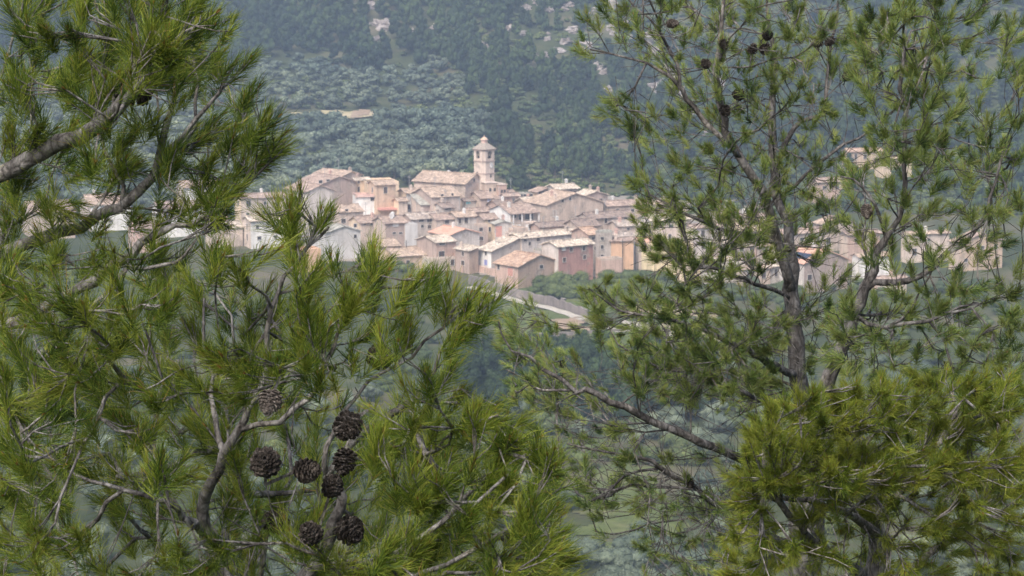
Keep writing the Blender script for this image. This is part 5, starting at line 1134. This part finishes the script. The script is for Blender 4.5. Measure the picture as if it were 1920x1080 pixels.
c_.attract(np.array(A), np.array(D), Lf)
A, D, Lf = fill(c_, [([(1130, 60), (1640, 0), (1620, 700), (1160, 640), (1180, 300)], 20), ([(980, 690), (1420, 700), (1420, 1000), (1100, 960)], 11.5), ([(1200, 900), (1420, 900), (1420, 1100), (1200, 1100)], 16)], cenC, (-.1, 0, .25), 12.8, 1.0, 0, .8); c_.attract(np.array(A), np.array(D), Lf)
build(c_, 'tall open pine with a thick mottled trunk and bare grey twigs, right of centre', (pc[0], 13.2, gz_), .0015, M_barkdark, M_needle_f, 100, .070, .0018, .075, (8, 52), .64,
      [(1260, 44, 12.5, 0), (1322, 118, 12.6, 0), (1358, 84, 12.6, 0), (1440, 66, 13, 0), (1435, 94, 13, 0), (1360, 208, 12.6, 0), (1452, 125, 13, 0), (1532, 80, 13.2, 0), (1555, 78, 13.2, 0), (1590, 142, 13.2, 0), (1412, 90, 12.8, 0), (1408, 716, 12.6, 0), (1293, 906, 12.3, 0), (1385, 178, 12.7, 0)], .8)

# ---- second trunk at the right edge (about 11 m)
d_ = Pine(.075, 404); pd_ = P(1545, 760, 11); gz_ = float(ground(pd_[0], 11))
d_.limb([('w', pd_[0] - .05, 11, gz_ - .2, .09), (1500, 1100, 11, 50), (1530, 800, 11, 36), (1555, 705, 11, 27), (1582, 650, 11, 24), (1603, 595, 11, 22), (1625, 538, 11, 21), (1645, 482, 11, 15), (1662, 440, 11, 12), (1690, 380, 11, 10), (1700, 280, 11, 8), (1690, 160, 11, 6), (1700, 20, 11, 4)])
d_.limb([(1625, 540, 11, 15), (1655, 526, 11, 13), (1700, 528, 11, 12), (1780, 480, 11, 9), (1850, 400, 11, 6), (1880, 280, 11, 4)])
d_.limb([(1603, 590, 11, 9), (1660, 610, 10.9, 8), (1740, 600, 10.8, 7), (1830, 560, 10.8, 4)])
d_.limb([(1660, 440, 11, 8), (1640, 380, 10.9, 6), (1610, 340, 10.9, 5), (1580, 330, 10.9, 3)])
A, D, Lf = fill(d_, [([(1600, 20), (1760, 0), (1760, 300), (1640, 300), (1590, 150)], 15), ([(1590, 300), (1920, 250), (1920, 500), (1650, 500), (1580, 420)], 19), ([(1540, 560), (1920, 520), (1920, 720), (1560, 700)], 16), ([(1700, -30), (1920, -30), (1920, 300), (1720, 300)], 19)], P(1680, 600, 11), (0, -.05, .85), 10.9, 1.0, 1, .5)
d_.attract(np.array(A), np.array(D), Lf)
A, D, Lf = fill(d_, [([(1560, 60), (1920, 60), (1920, 680), (1560, 700)], 52)], P(1680, 600, 11), (0, 0, .3), 10.9, .8, 0, .8); d_.attract(np.array(A), np.array(D), Lf)
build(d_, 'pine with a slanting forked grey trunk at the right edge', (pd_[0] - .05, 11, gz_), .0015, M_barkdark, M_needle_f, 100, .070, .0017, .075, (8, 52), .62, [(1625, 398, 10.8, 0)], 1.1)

# ---- dense low pine at the bottom right (about 8.5 m)
e_ = Pine(.06, 505); pe = P(1640, 1080, 8.8); gz_ = float(ground(pe[0], 8.8))
e_.limb([('w', pe[0], 8.8, gz_ - .2, .08), (1660, 1300, 8.8, 60), (1650, 1100, 8.8, 44), (1640, 980, 8.8, 34), (1620, 880, 8.8, 26), (1600, 800, 8.8, 15), (1590, 745, 8.8, 7)])
e_.limb([(1650, 1100, 8.8, 24), (1560, 1040, 8.5, 16), (1480, 970, 8.3, 12), (1430, 880, 8.2, 9), (1440, 800, 8.2, 5)])
e_.limb([(1645, 1000, 8.7, 20), (1560, 950, 8.4, 14), (1490, 935, 8.3, 10), (1410, 925, 8.2, 6)])
e_.limb([(1640, 980, 8.7, 18), (1700, 900, 8.6, 14), (1760, 830, 8.6, 10), (1800, 760, 8.6, 6)])
e_.limb([(1650, 1100, 8.7, 20), (1760, 1030, 8.6, 14), (1860, 960, 8.6, 9)])
A, D, Lf = fill(e_, [([(1405, 815), (1435, 762), (1500, 745), (1600, 722), (1700, 705), (1850, 690), (1920, 700), (1920, 900), (1680, 900), (1400, 900)], 12), ([(1375, 900), (1920, 880), (1920, 1110), (1360, 1110)], 16), ([(1405, 815), (1600, 760), (1700, 800), (1700, 900), (1400, 900)], 19, 8.1, .25)], P(1640, 980, 9.2), (-.15, -.25, .6), 8.5, .6, 1, .75)
keyed(e_, [(1418, 810, -.5, .8), (1412, 840, -.8, .5), (1402, 870, -.9, .3), (1395, 900, -.9, .2), (1450, 765, -.3, 1), (1480, 750, -.1, 1), (1390, 960, -.9, .3), (1385, 1010, -.9, .3), (1540, 735, 0, 1)], 8.3, A, D, Lf)
e_.attract(np.array(A), np.array(D), Lf)
A, D, Lf = fill(e_, [([(1480, 880), (1700, 880), (1700, 1080), (1480, 1080)], 32)], P(1640, 980, 9.2), (-.5, -.3, 0), 8.3, .3, 0, .8); e_.attract(np.array(A), np.array(D), Lf)
build(e_, 'dense bushy bright green pine crown in the bottom right corner', (pe[0], 8.8, gz_), .0019, M_bark, M_needle, 125, .076, .0014, .09, (7, 48), .74, [], 1.1)

# ------------------------------------------------------------------ haze
def haze():
    mb = MB(); mb.box((-860, -120, -3.0), (1720, 0, 0), (0, 2100, 0), (0, 0, 370))
    m = bpy.data.materials.new('haze_air'); m.use_nodes = True; n = m.node_tree.nodes; n.clear(); out = n.new('ShaderNodeOutputMaterial'); v = n.new('ShaderNodeVolumePrincipled')
    v.inputs['Color'].default_value = (.59, .74, 1.0, 1); v.inputs['Density'].default_value = HAZE; v.inputs['Anisotropy'].default_value = .2
    m.node_tree.links.new(v.outputs[0], out.inputs['Volume']); o = link('haze', mb.mesh('haze', [m])); o['kind'] = 'stuff'
    S.cycles.volume_step_rate = 10
HAZE = .00037
haze()
